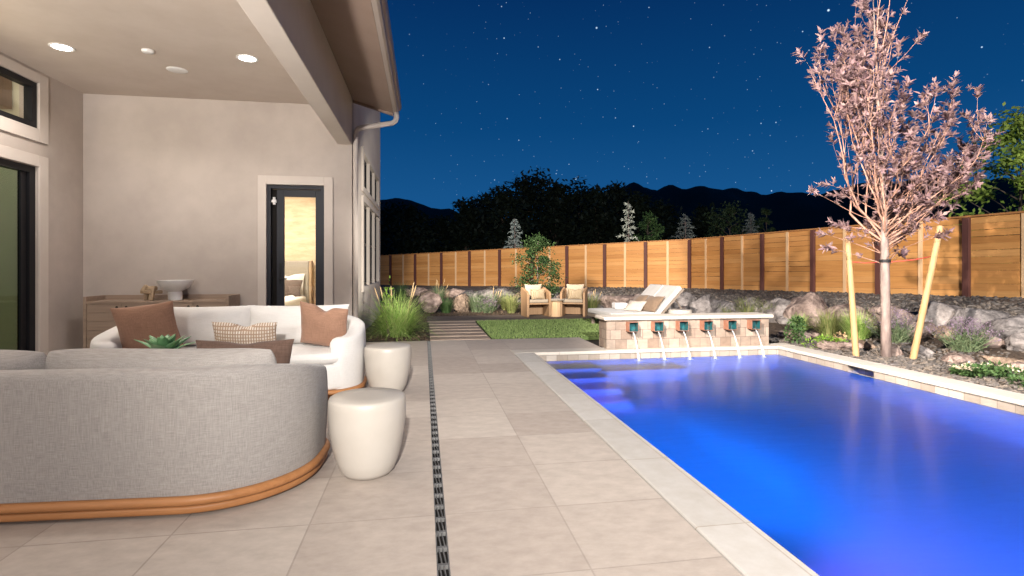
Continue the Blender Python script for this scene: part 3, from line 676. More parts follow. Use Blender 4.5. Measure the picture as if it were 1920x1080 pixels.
# ------------------------------------------------------------------ SOFAS
def rrect(x0,x1,y0,y1,rb,rf,n=14):
    out = []
    for cx,cy,r,a0 in ((x1-rf,y1-rf,rf,0),(x0+rf,y1-rf,rf,PI/2),(x0+rb,y0+rb,rb,PI),(x1-rb,y0+rb,rb,1.5*PI)):
        for k in range(n+1): a = a0+PI/2*k/n; out.append((cx+r*math.cos(a), cy+r*math.sin(a)))
    return out
def make_sofa(label, loc, rz, fab, cush, ear=.03):
    t = thing('sofa', label, 'sofa', loc, rz, 'pair of curved patio sofas')
    W, D, RB, RF = 2.30, 1.02, .54, .34
    a = MB().prism(rrect(-W/2-.012,W/2+.012,-.012,D+.012,RB,RF), .058, .100); obj('plinth', a, oak_base, t, bevel=.018, seg=3, auto=50)
    a = MB().prism(rrect(-W/2+.0,W/2-.0,.0,D,RB,RF), .016, .056); obj('plinth', a, oak_base, t, bevel=.014, seg=3, auto=50)
    ft = MB()
    for x, y in ((-.95,.25),(.95,.25),(-.95,.8),(.95,.8),(0,.15)): ft.lathe([(.025,0),(.025,.02)], 12, (x,y,0))
    obj('feet', ft, black_rub, t)
    a = MB().prism(rrect(-W/2+.02,W/2-.02,.02,D-.004,RB-.01,RF-.01), .101, .33); obj('base', a, fab, t, bevel=.03, seg=3, auto=60)
    a = MB().prism(rrect(-W/2+.06,W/2-.06,.10,D+.004,RB-.06,RF-.05), .332, .428); obj('seat_cushion', a, fab, t, bevel=.05, seg=4, auto=60)
    # wrap-around shell
    T = .175; path = []
    for k in range(7): an = PI*(.70+.30*k/7); path.append((-W/2+RF+RF*math.cos(an), D-RF+RF*math.sin(an)))
    for k in range(4): path.append((-W/2, D-RF-(D-RF-RB)*k/4))
    for k in range(15): an = PI+PI/2*k/14; path.append((-W/2+RB+RB*math.cos(an), RB+RB*math.sin(an)))
    for k in range(1,14): path.append((-W/2+RB+(W-2*RB)*k/14, 0))
    for k in range(15): an = 1.5*PI+PI/2*k/14; path.append((W/2-RB+RB*math.cos(an), RB+RB*math.sin(an)))
    for k in range(1,5): path.append((W/2, RB+(D-RF-RB)*k/4))
    for k in range(1,8): an = PI*.30*k/7; path.append((W/2-RF+RF*math.cos(an), D-RF+RF*math.sin(an)))
    n = len(path); mb = MB(); secs = []
    def height(y): return .708 - .055*sm(y/.5) - .09*max(0,min(1,(y-.42)/.5))
    prof = [(0.012,.126),(.004,.30),(-.006,.5)]
    def section(p, nrm, hgt, sc_):
        pts = []
        raw = [(0.014,.102),(.004,.24),(-.004,.40),(.0,hgt-.12),(.003,hgt-.034),(.014,hgt-.012),(.034,hgt-.002),(.080,hgt),(.145,hgt-.008),(.170,hgt-.04),(.178,hgt-.12),(.175,.42),(.175,.30)]
        for u, z in raw:
            u2 = T/2+(u-T/2)*sc_; z2 = z if z < .35 else .35+(z-.35)*(1-(1-sc_)*.42)
            pts.append((p[0]+nrm[0]*u2, p[1]+nrm[1]*u2, z2))
        return pts
    def addsec(p, nrm, y, sc_): secs.append(section(p, nrm, height(y), sc_))
    def cap_at(p, q, flip, tt):
        tx, ty = p[0]-q[0], p[1]-q[1]; l = math.hypot(tx,ty); tx, ty = tx/l, ty/l
        addsec((p[0]+tx*.085*tt, p[1]+ty*.085*tt), (ty*flip, -tx*flip), p[1], max(.02,math.sqrt(1-tt*tt)))
    for tt in (1,.94,.8,.55,.25): cap_at(path[0], path[1], 1, tt)
    for i, p in enumerate(path):
        q0, q1 = path[max(i-1,0)], path[min(i+1,n-1)]; tx, ty = q1[0]-q0[0], q1[1]-q0[1]; l = math.hypot(tx,ty)
        addsec(p, (-ty/l, tx/l), p[1], 1)
    for tt in (.25,.55,.8,.94,1): cap_at(path[-1], path[-2], -1, tt)
    m_ = len(secs[0])
    for s_ in secs: mb.v += s_
    for i in range(len(secs)-1):
        for k in range(m_-1): mb.f.append((i*m_+k, i*m_+k+1, (i+1)*m_+k+1, (i+1)*m_+k))
    mb.f.append(tuple(range(m_))); mb.f.append(tuple(reversed(range((len(secs)-1)*m_, len(secs)*m_))))
    mb.f = [tuple(reversed(f)) for f in mb.f]
    obj('backrest', mb, fab, t, smooth=True, sub=1)
    for k, (x, w_, hh, se) in enumerate(cush):
        c = pillow('back_cushion', w_, hh, .25, fab, 0, se, t, 20, ear, .022); c.location = (x,.31,.42); c.rotation_euler = (.14,0,0)
    return t
make_sofa('grey linen curved sofa on a honey wood plinth with its back to the camera', (-1.78,2.80,0), R(-3.5), linen_grey, ((-.61,.98,.37,3),(.42,1.14,.36,4)), -.06)
make_sofa('ivory curved sofa facing the camera in front of the sideboard', (-1.715,5.93,0), PI, linen_white, ((-.47,.98,.40,5),(.46,1.02,.40,6)), .06)
cu = 'throw pillows on the patio sofas'
put(tag(pillow('throw_pillow', .50, .46, .18, linen_brown, .0, 7), 'large cinnamon brown pillow at the left arm of the ivory sofa', 'pillow', cu), (-2.44,5.36,.43), .30, -.13, .12)
put(tag(pillow('throw_pillow', .48, .44, .18, linen_brown, .07, 8), 'cinnamon brown pillow with a dented top at the right arm of the ivory sofa', 'pillow', cu), (-.95,5.36,.43), .32, .16, -.3)
m, nt, b, out = newmat('tan weave with ivory dashes'); b.inputs['Roughness'].default_value = .9
sp = N(nt, 'ShaderNodeTexCoord'); xz = N(nt, 'ShaderNodeSeparateXYZ'); nt.links.new(sp.outputs['Object'], xz.inputs[0]); cb = N(nt, 'ShaderNodeCombineXYZ'); nt.links.new(xz.outputs[0], cb.inputs[1]); nt.links.new(xz.outputs[2], cb.inputs[0])
br = N(nt, 'ShaderNodeTexBrick', offset=.0); nt.links.new(cb.outputs[0], br.inputs['Vector']); br.inputs['Scale'].default_value = 1
br.inputs['Color1'].default_value = (.74,.68,.60,1); br.inputs['Color2'].default_value = (.62,.52,.42,1); br.inputs['Mortar'].default_value = (.36,.24,.16,1); br.inputs['Mortar Size'].default_value = .0065; br.inputs['Brick Width'].default_value = .030; br.inputs['Row Height'].default_value = .021; br.inputs['Mortar Smooth'].default_value = .6
nt.links.new(br.outputs['Color'], b.inputs['Base Color']); bumpn(nt, b, br.outputs['Fac'], -.5, .006)
put(tag(pillow('throw_pillow', .54, .30, .15, m, .05, 9), 'tan lumbar pillow with rows of ivory dashes in the middle of the ivory sofa', 'pillow', cu), (-1.57,5.10,.425), .28, .03, .05)
put(tag(pillow('throw_pillow', .58, .34, .14, linen_dark, .02, 10), 'dark brown lumbar pillow standing on the seat of the grey sofa', 'pillow', cu), (-1.08,3.40,.425), -.22, 0, -.08)

# coffee table and succulent
t = thing('coffee_table', 'low round pale coffee table between the two sofas', 'coffee table', (-1.85,4.35,0))
obj('tabletop', MB().lathe([(.0,.36),(.46,.36),(.475,.37),(.475,.40),(.46,.41),(.0,.41)], 48), ceramic, t, smooth=False)
obj('pedestal', MB().lathe([(.30,0),(.27,.10),(.26,.25),(.30,.359)], 40), ceramic, t, smooth=True)
t = thing('potted_succulent', 'green agave like succulent on the table between the sofas', 'plant', (-1.87,4.25,.47))
obj('stand', MB().lathe([(.10,-.058),(.10,-.002)], 28), white_clay, t)
obj('pot', MB().lathe([(.07,0),(.11,.03),(.125,.09),(.115,.09),(.1,.05)], 28), white_clay, t, smooth=True)
sl_ = MB(); rnd = random.Random(4)
for k in range(19):
    az = k*2.399; tl = .25+.055*(18-k)*.9; L = .15+.012*(18-k)*.5
    o_ = len(sl_.v); dv = Vector((math.cos(az)*math.sin(tl), math.sin(az)*math.sin(tl), math.cos(tl))); sdv = Vector((-math.sin(az), math.cos(az), 0)); nv = sdv.cross(dv)
    base = Vector((0,0,.07))
    for q, (u, ww, th) in enumerate(((0,.024,.012),(.35,.046,.012),(.65,.042,.008),(.88,.018,.004),(1,.001,.001))):
        cpt = base+dv*L*u - nv*(.02*math.sin(u*PI))
        sl_.v += [tuple(cpt+sdv*ww), tuple(cpt-nv*th), tuple(cpt-sdv*ww), tuple(cpt+nv*th*.3)]
    for q in range(4):
        for e_ in range(4): sl_.f.append((o_+q*4+e_, o_+q*4+(e_+1)%4, o_+q*4+4+(e_+1)%4, o_+q*4+4+e_))
obj('leaves', sl_, succ_m, t, smooth=True)

# stools
def stool(loc, label):
    p = [(0,0),(.115,0),(.135,.006),(.155,.03),(.178,.09),(.198,.17),(.212,.26),(.2195,.34),(.2205,.40),(.219,.43),(.214,.443),(.204,.449),(.10,.4505),(0,.4505)]
    return tag(obj('side_table', MB().lathe(p, 64), ceramic, smooth=True, loc=loc, auto=70), label, 'side table', 'cream drum side tables')
stool((-.325,3.21,0), 'near cream drum side table at the end of the grey sofa')
stool((-.34,5.22,0), 'far cream drum side table beside the ivory sofa')

# sideboard
t = thing('sideboard', 'grey oak sideboard with slatted doors against the stucco wall', 'sideboard', (-3.56,8.36,0))
W = .90
mb = MB(); mb.box(-W,-W+.035,-.46,0,.06,.80); mb.box(W-.035,W,-.46,0,.06,.80); mb.box(-W+.035,W-.035,-.02,0,.06,.80); mb.box(-W+.035,W-.035,-.455,-.02,.705,.735); mb.box(-W+.035,W-.035,-.44,-.02,.06,.10); mb.box(-.02,.02,-.45,-.02,.10,.705)
obj('cabinet', mb, oak_grey, t, bevel=.003)
for x0, x1, hx in ((-W+.04,-.445,-.50),(-.440,-.025,-.385),(.025,.440,.385),(.445,W-.04,.50)):
    mb = MB()
    for k in range(5): z1 = .70-.118*k; mb.box(x0,x1,-.452,-.432,z1-.114,z1)
    dr = obj('door', mb, oak_grey, t, bevel=.002)
    obj('finger_hole', MB().tube([(hx,-.4535,.655),(hx,-.440,.655)], .017, 18), hole_m, dr)
lg = MB()
for x in (-W+.02,W-.06):
    for y in (-.44,-.05): lg.box(x,x+.04,y,y+.04,0,.06)
obj('legs', lg, oak_grey, t)
tag(obj('bowl', MB().lathe([(0,0),(.086,0),(.088,.10),(.082,.115),(.10,.13),(.16,.165),(.205,.225),(.222,.275),(.214,.275),(.19,.225),(.12,.165),(0,.15)], 48), white_clay, smooth=True, loc=(-3.43,8.12,.736), auto=50), 'wide white footed bowl on the sideboard', 'bowl')
kn = MB()
kn.obox((0,0,.165),(.17,.05,.055), Matrix.Rotation(.15,3,'Z')); kn.obox((-.03,-.03,.115),(.20,.05,.05), Matrix.Rotation(-.5,3,'Z')); kn.obox((.05,-.05,.10),(.055,.05,.20), Matrix.Rotation(.22,3,'Y')); kn.obox((-.06,.03,.05),(.05,.07,.10), Matrix.Rotation(.1,3,'Z')); kn.obox((.09,.03,.11),(.10,.05,.045), Matrix.Rotation(.9,3,'Z')); kn.obox((-.06,-.02,.165),(.05,.06,.10), Matrix.Rotation(.6,3,'Y'))
tag(obj('wood_knot_sculpture', kn, oak_pale, loc=(-3.74,8.10,.737), bevel=.012, seg=3), 'pale carved wooden link sculpture on the sideboard', 'ornament')

# ------------------------------------------------------------------ YARD FURNITURE
def armchair(label, loc, rz):
    t = thing('armchair', label, 'armchair', loc, rz, 'wooden armchairs on the walkway')
    # faces -y; rounded side slabs
    def side(x0, x1):
        poly = [(-.27,.03),(-.25,.0),(.22,.0),(.25,.04),(.27,.66),(.25,.69),(.20,.69),(-.20,.60),(-.26,.57),(-.28,.53)]
        m = MB(); n = len(poly); m.add([(x0,y,z) for y,z in poly]+[(x1,y,z) for y,z in poly], [tuple(range(n)), tuple(reversed(range(n,2*n)))]+[(i,n+i,n+(i+1)%n,(i+1)%n) for i in range(n)]); return m
    obj('side_panel', side(-.30,-.245), teak, t, bevel=.008); obj('side_panel', side(.245,.30), teak, t, bevel=.008)
    obj('back_panel', MB().box(-.244,.244,.20,.255,.02,.66), teak, t, bevel=.006)
    obj('seat_board', MB().box(-.244,.244,-.25,.199,.30,.335), teak, t)
    obj('seat_cushion', MB().box(-.235,.235,-.262,.19,.336,.41), cream_fab, t, bevel=.025, seg=3)
    c = pillow('back_cushion', .44, .36, .16, cream_fab, 0, 3, t); c.location = (0,.16,.41); c.rotation_euler = (-.15,0,0)
    return t
armchair('left wooden armchair with cream cushions on the far walkway', (2.66,12.60,.006), .10)
armchair('right wooden armchair with cream cushions on the far walkway', (3.60,12.55,.006), -.42)
rib = brickmat('striped cream cloth', (.42,.32,.20), (.47,.36,.24), (.24,.17,.10), .035, 5, .004, 'xz', 0, .9, (0,1,0))
put(tag(pillow('throw_pillow', .36, .26, .13, rib, .03, 12), 'cream striped pillow on the left wooden armchair', 'pillow'), (2.69,12.45,.415), -.2, 0, .1)
put(tag(pillow('throw_pillow', .36, .26, .13, rib, .03, 13), 'cream striped pillow on the right wooden armchair', 'pillow'), (3.58,12.40,.415), -.2, 0, -.42)
t = thing('garden_table', 'small round pale wood table between the two wooden armchairs', 'table', (3.13,12.50,.006))
obj('tabletop', MB().lathe([(0,.385),(.215,.385),(.22,.39),(.22,.415),(.215,.42),(0,.42)], 36), cream_fab, t)
obj('pedestal', MB().lathe([(.15,0),(.15,.384)], 12), cedar_pale, t)

lg = thing('double_sun_lounger', 'wide two person sun lounger with ivory cushions behind the fountain wall', 'sun lounger', (3.46,9.56,0), R(3))
fr = MB(); fr.box(.0,2.0,0,.06,.17,.235); fr.box(.0,2.0,1.21,1.27,.17,.235); fr.box(0,.06,.061,1.209,.17,.235); fr.box(1.94,2.0,.061,1.209,.17,.235); fr.box(.061,1.939,.60,.67,.18,.23); obj('frame', fr, frame_taupe, lg, bevel=.006)
for x in (.08,1.84):
    for y in (.01,1.20): obj('leg', MB().box(x,x+.07,y,y+.06,0,.169), frame_taupe, lg, bevel=.004)
obj('seat_cushion', MB().box(.0,1.02,.01,1.26,.237,.325), lounge_fab, lg, bevel=.025, seg=3)
for y0 in (.015,.640):
    m_ = Matrix.Rotation(-R(48),4,'Y')
    bc = MB().box(0,.72,0,.61,0,.09); o = obj('back_cushion', bc, lounge_fab, lg, bevel=.025, seg=3); o.location = (.99,y0,.255); o.rotation_euler = (0,-R(46),0)
    bb = MB().box(.02,.74,.02,.59,-.045,-.004); o = obj('back_frame', bb, frame_taupe, lg); o.location = (.99,y0,.255); o.rotation_euler = (0,-R(46),0)
    pr = MB().tube([(1.42,y0+.3,.66),(1.72,y0+.3,.236)], .015, 8); obj('prop', pr, frame_taupe, lg)
gl = 'pillows on the sun lounger'
put(tag(pillow('throw_pillow', .46, .40, .16, taupe_fab, .03, 14), 'brown pillow leaning on the near backrest of the sun lounger', 'pillow', gl), (4.27,9.82,.33), -.75, 0, -1.25)
put(tag(pillow('throw_pillow', .46, .40, .16, taupe_fab, .03, 15), 'brown pillow behind on the far half of the sun lounger', 'pillow', gl), (4.22,10.38,.33), -.75, 0, -1.5)
speck = mat('speckled cream cloth', (.36,.31,.26), (.52,.47,.41), 60, .9)
put(tag(pillow('throw_pillow', .40, .28, .13, speck, .02, 16), 'small speckled cream pillow lying on the sun lounger seat', 'pillow', gl), (4.02,9.92,.335), -.85, 0, -1.0)
tag(obj('side_table', MB().lathe([(0,0),(.17,0),(.185,.02),(.205,.30),(.205,.40),(.195,.43),(0,.43)], 40), ceramic, smooth=True, loc=(4.56,9.0,-.005), auto=50), 'white round drum table in front of the sun lounger behind the fountain wall', 'side table')
tag(obj('cushion', MB().box(-.14,.14,-.12,.12,0,.12), linen_white, loc=(4.02,10.58,.33), bevel=.03, seg=3), 'white rolled towel on the far side of the sun lounger', 'towel')

# ------------------------------------------------------------------ PLANTS
def grass_clump(name, label, x, y, h, r, n, lm, cat='ornamental grass', group='grasses in the planting beds', seeds=0, seed=0, z=None, tilt=.9, w=.007):
    rnd = random.Random(100+seed); z = bedz(x,y) if z is None else z
    t = thing(name, label, cat, (x,y,z), 0, group)
    mb = MB()
    for k in range(n):
        a = rnd.uniform(0,2*PI); q = r*.28*math.sqrt(rnd.random()); L = h*rnd.uniform(.6,1.15); ln = abs(rnd.gauss(0,.42))*tilt
        a2 = a + rnd.gauss(0,.5)
        mb.blade((q*math.cos(a), q*math.sin(a), 0), a2, L, w*rnd.uniform(.7,1.4), ln, rnd.uniform(.3,1.3)*tilt, 5)
    obj('blades', mb, lm, t)
    if seeds:
        sb = MB()
        for k in range(seeds):
            a = rnd.uniform(0,2*PI); le = rnd.uniform(.05,.45); L = h*rnd.uniform(1.0,1.35)
            p0 = Vector((r*.15*math.cos(a), r*.15*math.sin(a), 0)); dv = Vector((math.cos(a)*math.sin(le), math.sin(a)*math.sin(le), math.cos(le)))
            sb.tube([p0, p0+dv*L*.75], [.0025,.002], 4); sb.tube([p0+dv*L*.75, p0+dv*L*.82, p0+dv*L*.95, p0+dv*L], [.004,.011,.009,.001], 6)
        obj('seed_heads', sb, seed_m, t)
    return t
def lavender(label, x, y, h, r, n, seed, group='lavenders in the planting beds'):
    rnd = random.Random(200+seed); t = thing('lavender', label, 'lavender', (x,y,bedz(x,y)), 0, group)
    a_ = MB(); f_ = MB()
    for k in range(n):
        a = rnd.uniform(0,2*PI); le = rnd.uniform(0,1.0); L = h*rnd.uniform(.65,1.1)
        dv = Vector((math.cos(a)*math.sin(le), math.sin(a)*math.sin(le), math.cos(le))); p0 = Vector((r*.3*rnd.uniform(-1,1), r*.3*rnd.uniform(-1,1), 0)); 
        a_.tube([p0, p0+dv*L*.8], [.003,.0018], 3)
        for q in range(9):
            u = rnd.uniform(.1,.62); a_.leaf(p0+dv*L*u, dv+Vector((rnd.gauss(0,.6),rnd.gauss(0,.6),rnd.gauss(0,.3))), (rnd.gauss(0,1),rnd.gauss(0,1),.4), .055, .009)
        for q in range(8):
            u = .76+.24*q/8; f_.leaf(p0+dv*L*u, Vector((rnd.gauss(0,1),rnd.gauss(0,1),rnd.gauss(.3,.5))), (rnd.gauss(0,1),rnd.gauss(0,1),rnd.gauss(0,1)), .022, .014)
    obj('foliage', a_, sage_leaf, t); obj('flowers', f_, lav_flower, t); return t
def shrub(name, label, x, y, rx, ry, h, n, lm, ls, seed, cat='shrub', z=None, flowers=0, group=None, stems=True):
    rnd = random.Random(300+seed); z = bedz(x,y) if z is None else z
    t = thing(name, label, cat, (x,y,z), 0, group); mb = MB(); st = MB()
    cl = [(rnd.uniform(-.7,.7)*rx, rnd.uniform(-.7,.7)*ry, rnd.uniform(.25,.85)*h, rnd.uniform(.25,.5)) for _ in range(max(6,n//90))]
    for k in range(n):
        c = rnd.choice(cl); v = Vector((rnd.gauss(0,1),rnd.gauss(0,1),rnd.gauss(0,1))).normalized()
        p = Vector((c[0]+v.x*rx*c[3], c[1]+v.y*ry*c[3], max(.02, c[2]+v.z*h*c[3]*.8)))
        mb.leaf(p, v+Vector((rnd.gauss(0,.5),rnd.gauss(0,.5),rnd.gauss(.1,.5))), (rnd.gauss(0,1),rnd.gauss(0,1),1), ls*rnd.uniform(.7,1.4), ls*.55)
    for c in cl: st.tube([(0,0,0),(c[0]*.6,c[1]*.6,c[2]*.6),(c[0],c[1],c[2])], [.008,.006,.003], 5)
    obj('foliage', mb, lm, t)
    if stems: obj('stems', st, bark_dark, t)
    for k in range(flowers):
        fb = MB(); a = rnd.uniform(0,2*PI); q = math.sqrt(rnd.random()); px, py = rx*q*math.cos(a), ry*q*math.sin(a); hz = h*rnd.uniform(.95,1.35)
        for e_ in range(30):
            fb.leaf((px+rnd.gauss(0,.028),py+rnd.gauss(0,.028),hz+rnd.gauss(0,.006)), (rnd.gauss(0,1),rnd.gauss(0,1),.3), (0,0,1), .022, .02)
        obj('flower_head', fb, yarrow_m, t)
    return t
t = grass_clump('fountain_grass', 'big bright green fountain grass in the mulch by the house wall', -.47, 9.35, .80, .68, 1400, fount_leaf, seeds=6, seed=1, w=.008, tilt=1.5)
shrub('young_shrub', 'thin yellow green upright seedling growing through the fountain grass', -.58, 9.12, .14, .12, .98, 130, lime_leaf, .055, 1, z=.0)
for i, (lb_, x, y, h, r, n, lm) in enumerate([
    ('dark green grass clump high behind the fountain grass', -.75, 17.6, .65, .4, 320, green_leaf),
    ('green grass clump with tall seed stalks above the pinkish boulder', .47, 16.9, .55, .4, 320, sage_leaf),
    ('dark grass clump between the two boulders by the path', .56, 13.75, .44, .36, 380, green_leaf),
    ('wide blue green grass clump right of the upright tan boulder', 1.36, 13.9, .52, .5, 520, sage_leaf),
    ('brownish grass clump beside the wide blue green clump', 1.80, 14.2, .50, .4, 380, sage_leaf),
    ('dark green grass clump left of the wooden armchairs, farther one', 2.18, 14.2, .50, .35, 360, olive_leaf),
    ('bright green grass clump nearest the left wooden armchair', 2.22, 13.55, .50, .36, 420, olive_leaf),
    ('yellow green grass clump just right of the wooden armchairs', 4.30, 13.35, .52, .42, 460, olive_leaf),
    ('yellow green grass clump left of the sun lounger head', 4.98, 13.3, .46, .36, 420, olive_leaf),
    ('low grass clump behind the right half of the fountain wall', 6.50, 10.65, .36, .32, 340, olive_leaf),
    ('large grass clump behind the right end of the fountain wall', 6.78, 10.35, .50, .45, 520, olive_leaf),
    ('pale grass clump just above the right end of the fountain wall', 7.05, 10.05, .42, .36, 360, olive_leaf),
    ('small upright green grass tuft right of the fountain wall', 6.55, 8.45, .36, .24, 340, fount_leaf),
    ('straw coloured grass clump left of the left tree stake', 6.60, 7.85, .46, .36, 480, olive_leaf),
    ('large green grass clump touching the left tree stake', 6.72, 7.40, .48, .42, 620, fount_leaf)]):
    grass_clump('ornamental_grass', lb_, x, y, h, r, n, lm, seeds=6 if i in (1,4,7) else 0, seed=10+i)
lavender('lavender bush behind the staked trunk', 6.95, 6.95, .50, .42, 170, 1)
lavender('wide lavender bush right of the tree stakes', 7.10, 6.0, .46, .45, 190, 2)
lavender('grey lavender clump among the grasses left of the armchairs', 1.62, 13.7, .42, .36, 130, 3)
shrub('green_shrub', 'small leafy green shrub at the right end of the fountain wall', 5.72, 7.62, .20, .22, .40, 520, green_leaf, .05, 2)
shrub('green_shrub', 'low bright green plant on the gravel left of the tree stakes', 5.85, 6.98, .24, .18, .15, 420, lime_leaf, .045, 3, flowers=0)
shrub('dry_flower_clump', 'low dry tan flower clump beside the bright green plant', 6.18, 7.02, .20, .16, .18, 240, seed_m, .04, 4)
shrub('flowering_mat', 'low green mat with cream flower heads at the right beside the coping', 6.02, 4.85, .34, .30, .10, 1100, green_leaf, .045, 5, 'plant', flowers=10, stems=False)
shrub('flowering_mat', 'low green mat with cream flower heads at the right edge of the view', 5.98, 4.28, .30, .26, .11, 900, green_leaf, .045, 6, 'plant', flowers=9, stems=False)

# sapling behind the armchairs
sap_leaf = leafmat('sapling leaf', [(.028,.058,.02),(.045,.085,.028),(.06,.10,.035)])
def branch_path(p, d, L, n, curl, rnd, wob=.12):
    pts = [Vector(p)]; d = Vector(d).normalized()
    for k in range(n):
        d = (d + Vector(curl)*(1/n) + Vector((rnd.gauss(0,wob),rnd.gauss(0,wob),rnd.gauss(0,wob*.6)))).normalized()
        pts.append(pts[-1]+d*(L/n))
    return pts
def leafy_tree(name, label, x, y, z, h, rx, lm, bm, nl, ls, seed, cat='tree', group=None, trunk_r=.03, base=.15, ry=None, fork=None, clump=(.16,.36), gaps=1.0):
    rnd = random.Random(400+seed); ry = ry or rx; t = thing(name, label, cat, (x,y,z), 0, group); tr = MB(); cr = MB()
    top = Vector((rnd.uniform(-.05,.05)*h, 0, h*.86)); tr.tube([(0,0,-.1),(top.x*.3,0,h*.3),(top.x*.7,0,h*.6),top], [trunk_r*1.2,trunk_r,trunk_r*.6,trunk_r*.2], 7)
    cl = []
    nb = int(26*gaps)
    for k in range(nb):
        u = base+(1-base)*(k+.5)/nb; zc = h*u
        prof = math.sin(PI*min(1,max(.05,(u-base)/(1-base)))**.75)**.7
        a = k*2.4+rnd.uniform(-.4,.4); q = rnd.uniform(.35,1)*prof
        c = Vector((rx*q*math.cos(a), ry*q*math.sin(a), zc+rnd.uniform(-.05,.05)*h)); cl.append((c, rnd.uniform(*clump)*rx))
        s0 = Vector((top.x*u*.8,0,max(.1*h,zc-.22*h*q))); tr.tube([s0,(s0+c)/2+Vector((0,0,.02*h)),c], [trunk_r*.4,trunk_r*.25,trunk_r*.1], 5)
    for k in range(nl):
        c, rr = rnd.choice(cl); v = Vector((rnd.gauss(0,1),rnd.gauss(0,1),rnd.gauss(0,1))).normalized()*rr*rnd.uniform(.3,1.15)
        cr.leaf(c+Vector((v.x,v.y,v.z*.8)), Vector((rnd.gauss(0,1),rnd.gauss(0,1),rnd.gauss(-.1,.7))), (rnd.gauss(0,.6),rnd.gauss(0,.6),1), ls*rnd.uniform(.6,1.4), ls*.55)
    obj('trunk', tr, bm, t, smooth=True); obj('crown', cr, lm, t); return t
leafy_tree('sapling', 'slender green leafy young tree behind the wooden armchairs', 3.22, 15.0, .1, 1.85, .72, sap_leaf, bark_m, 5200, .075, 1, trunk_r=.022, base=.10, clump=(.22,.46))

# the purple leaved tree with stakes
rnd = random.Random(11)
TX, TY = 6.0, 6.12
t = thing('plum_tree', 'tall staked ornamental tree with pinkish purple leaves beside the pool', 'tree', (TX,TY,bedz(TX,TY)))
tr = MB(); tw_ = MB(); cr = MB()
lead = [Vector((.0,0,-.1)),Vector((-.01,0,.5)),Vector((-.02,.0,1.1)),Vector((-.02,.01,1.8)),Vector((-.06,.0,2.5)),Vector((-.10,.02,3.2)),Vector((-.15,0,3.9)),Vector((-.20,0,4.75))]
tr.tube(lead, [.064,.057,.054,.040,.030,.022,.014,.005], 10)
def lat(z):
    for i in range(len(lead)-1):
        if lead[i].z <= z <= lead[i+1].z: return lead[i].lerp(lead[i+1], (z-lead[i].z)/(lead[i+1].z-lead[i].z))
    return lead[-1]
def rosette(p, d, s):
    d = Vector(d).normalized(); a = d.orthogonal().normalized(); b_ = d.cross(a); k0 = rnd.uniform(0,6)
    for k in range(rnd.randint(7,11)):
        an = k0+k*2.4; sp_ = rnd.uniform(.5,1.15); v = d*math.cos(sp_)+(a*math.cos(an)+b_*math.sin(an))*math.sin(sp_)
        cr.leaf(p+d*rnd.uniform(-.05,.02), v+Vector((0,0,-.15)), d, s*rnd.uniform(.7,1.25), s*.40, .006)
def twiggy(pts, r0, lvl):
    n = len(pts)
    tw_.tube(pts, [r0*(1-.82*i/(n-1)) for i in range(n)], 6 if lvl == 0 else 4, caps=False)
    for i in range(1, n):
        u = i/(n-1)
        if u < .22: continue
        d = (pts[i]-pts[i-1]).normalized()
        dens = 1.0 if lvl else 1.0
        for q in range(2 if lvl == 0 else 1):
            if rnd.random() < dens*(.22+.55*u):
                sd = (d + Vector((rnd.gauss(0,.8),rnd.gauss(0,.8),rnd.gauss(0,.4)))).normalized(); L = rnd.uniform(.03,.12)
                pe = pts[i]+sd*L; tw_.tube([pts[i],pe], [.003,.0015], 3, caps=False); rosette(pe, sd, rnd.uniform(.055,.085))
    rosette(pts[-1], pts[-1]-pts[-2], .10)
    rosette(pts[-2].lerp(pts[-1],.5), pts[-1]-pts[-2], .095)
nbr = 40
for k in range(nbr):
    u = k/nbr; a = k*2.399+rnd.uniform(-.35,.35); zt = 1.95+2.75*((k*.618+.13) % 1)**.9
    z0 = min(zt-.55, 1.13+(zt-1.6)*rnd.uniform(.12,.62)); p = lat(z0)
    env = .95 if zt < 2.2 else 1.14 if zt < 3.3 else max(.28, 1.16-(zt-3.3)*.55)
    rad = env*math.sqrt(rnd.uniform(.10,1)); h_ = zt-z0; nseg = 9; pts = []
    tip = Vector((p.x+rad*math.cos(a), p.y+rad*math.sin(a), zt)); mid = Vector((p.x+rad*.62*math.cos(a), p.y+rad*.62*math.sin(a), z0+h_*.30)); wv = Vector((rnd.gauss(0,.07),rnd.gauss(0,.07),0))
    for q in range(nseg+1):
        w_ = q/nseg; pts.append(p*(1-w_)**2+mid*2*w_*(1-w_)+tip*w_*w_ + wv*math.sin(w_*PI*2)+Vector((rnd.gauss(0,.014),rnd.gauss(0,.014),0))*min(1,q))
    L = h_*1.1+rad*.3
    twiggy(pts, (.006+.0055*L*.9)*.8, 0)
    for q in range(rnd.randint(3,6)):
        i = rnd.randint(2,nseg-1); d = (pts[i+1]-pts[i]).normalized()
        sd = d + Vector((rnd.gauss(0,.5),rnd.gauss(0,.5),rnd.gauss(.3,.3)))
        twiggy(branch_path(pts[i], sd, L*rnd.uniform(.18,.40), 5, (0,0,.5), rnd, .09), .005, 1)
for dx, L in ((-.5,1.6),(-.1,1.6),(.35,1.4)):
    twiggy(branch_path(lat(3.5), (dx*.5,rnd.uniform(-.2,.2),1), L, 7, (0,0,.2), rnd, .07), .011, 0)
for k in range(20):   # low drooping twigs round the fork
    a = k*2.1+.3; twiggy(branch_path(lat(1.18+.045*k), (math.cos(a),math.sin(a),.5), rnd.uniform(.5,1.0), 6, (0,0,-.05), rnd, .1), .007, 1)
obj('trunk', tr, bark_m, t, smooth=True); obj('twigs', tw_, twig_m, t, smooth=True); obj('crown', cr, plum_leaf, t)
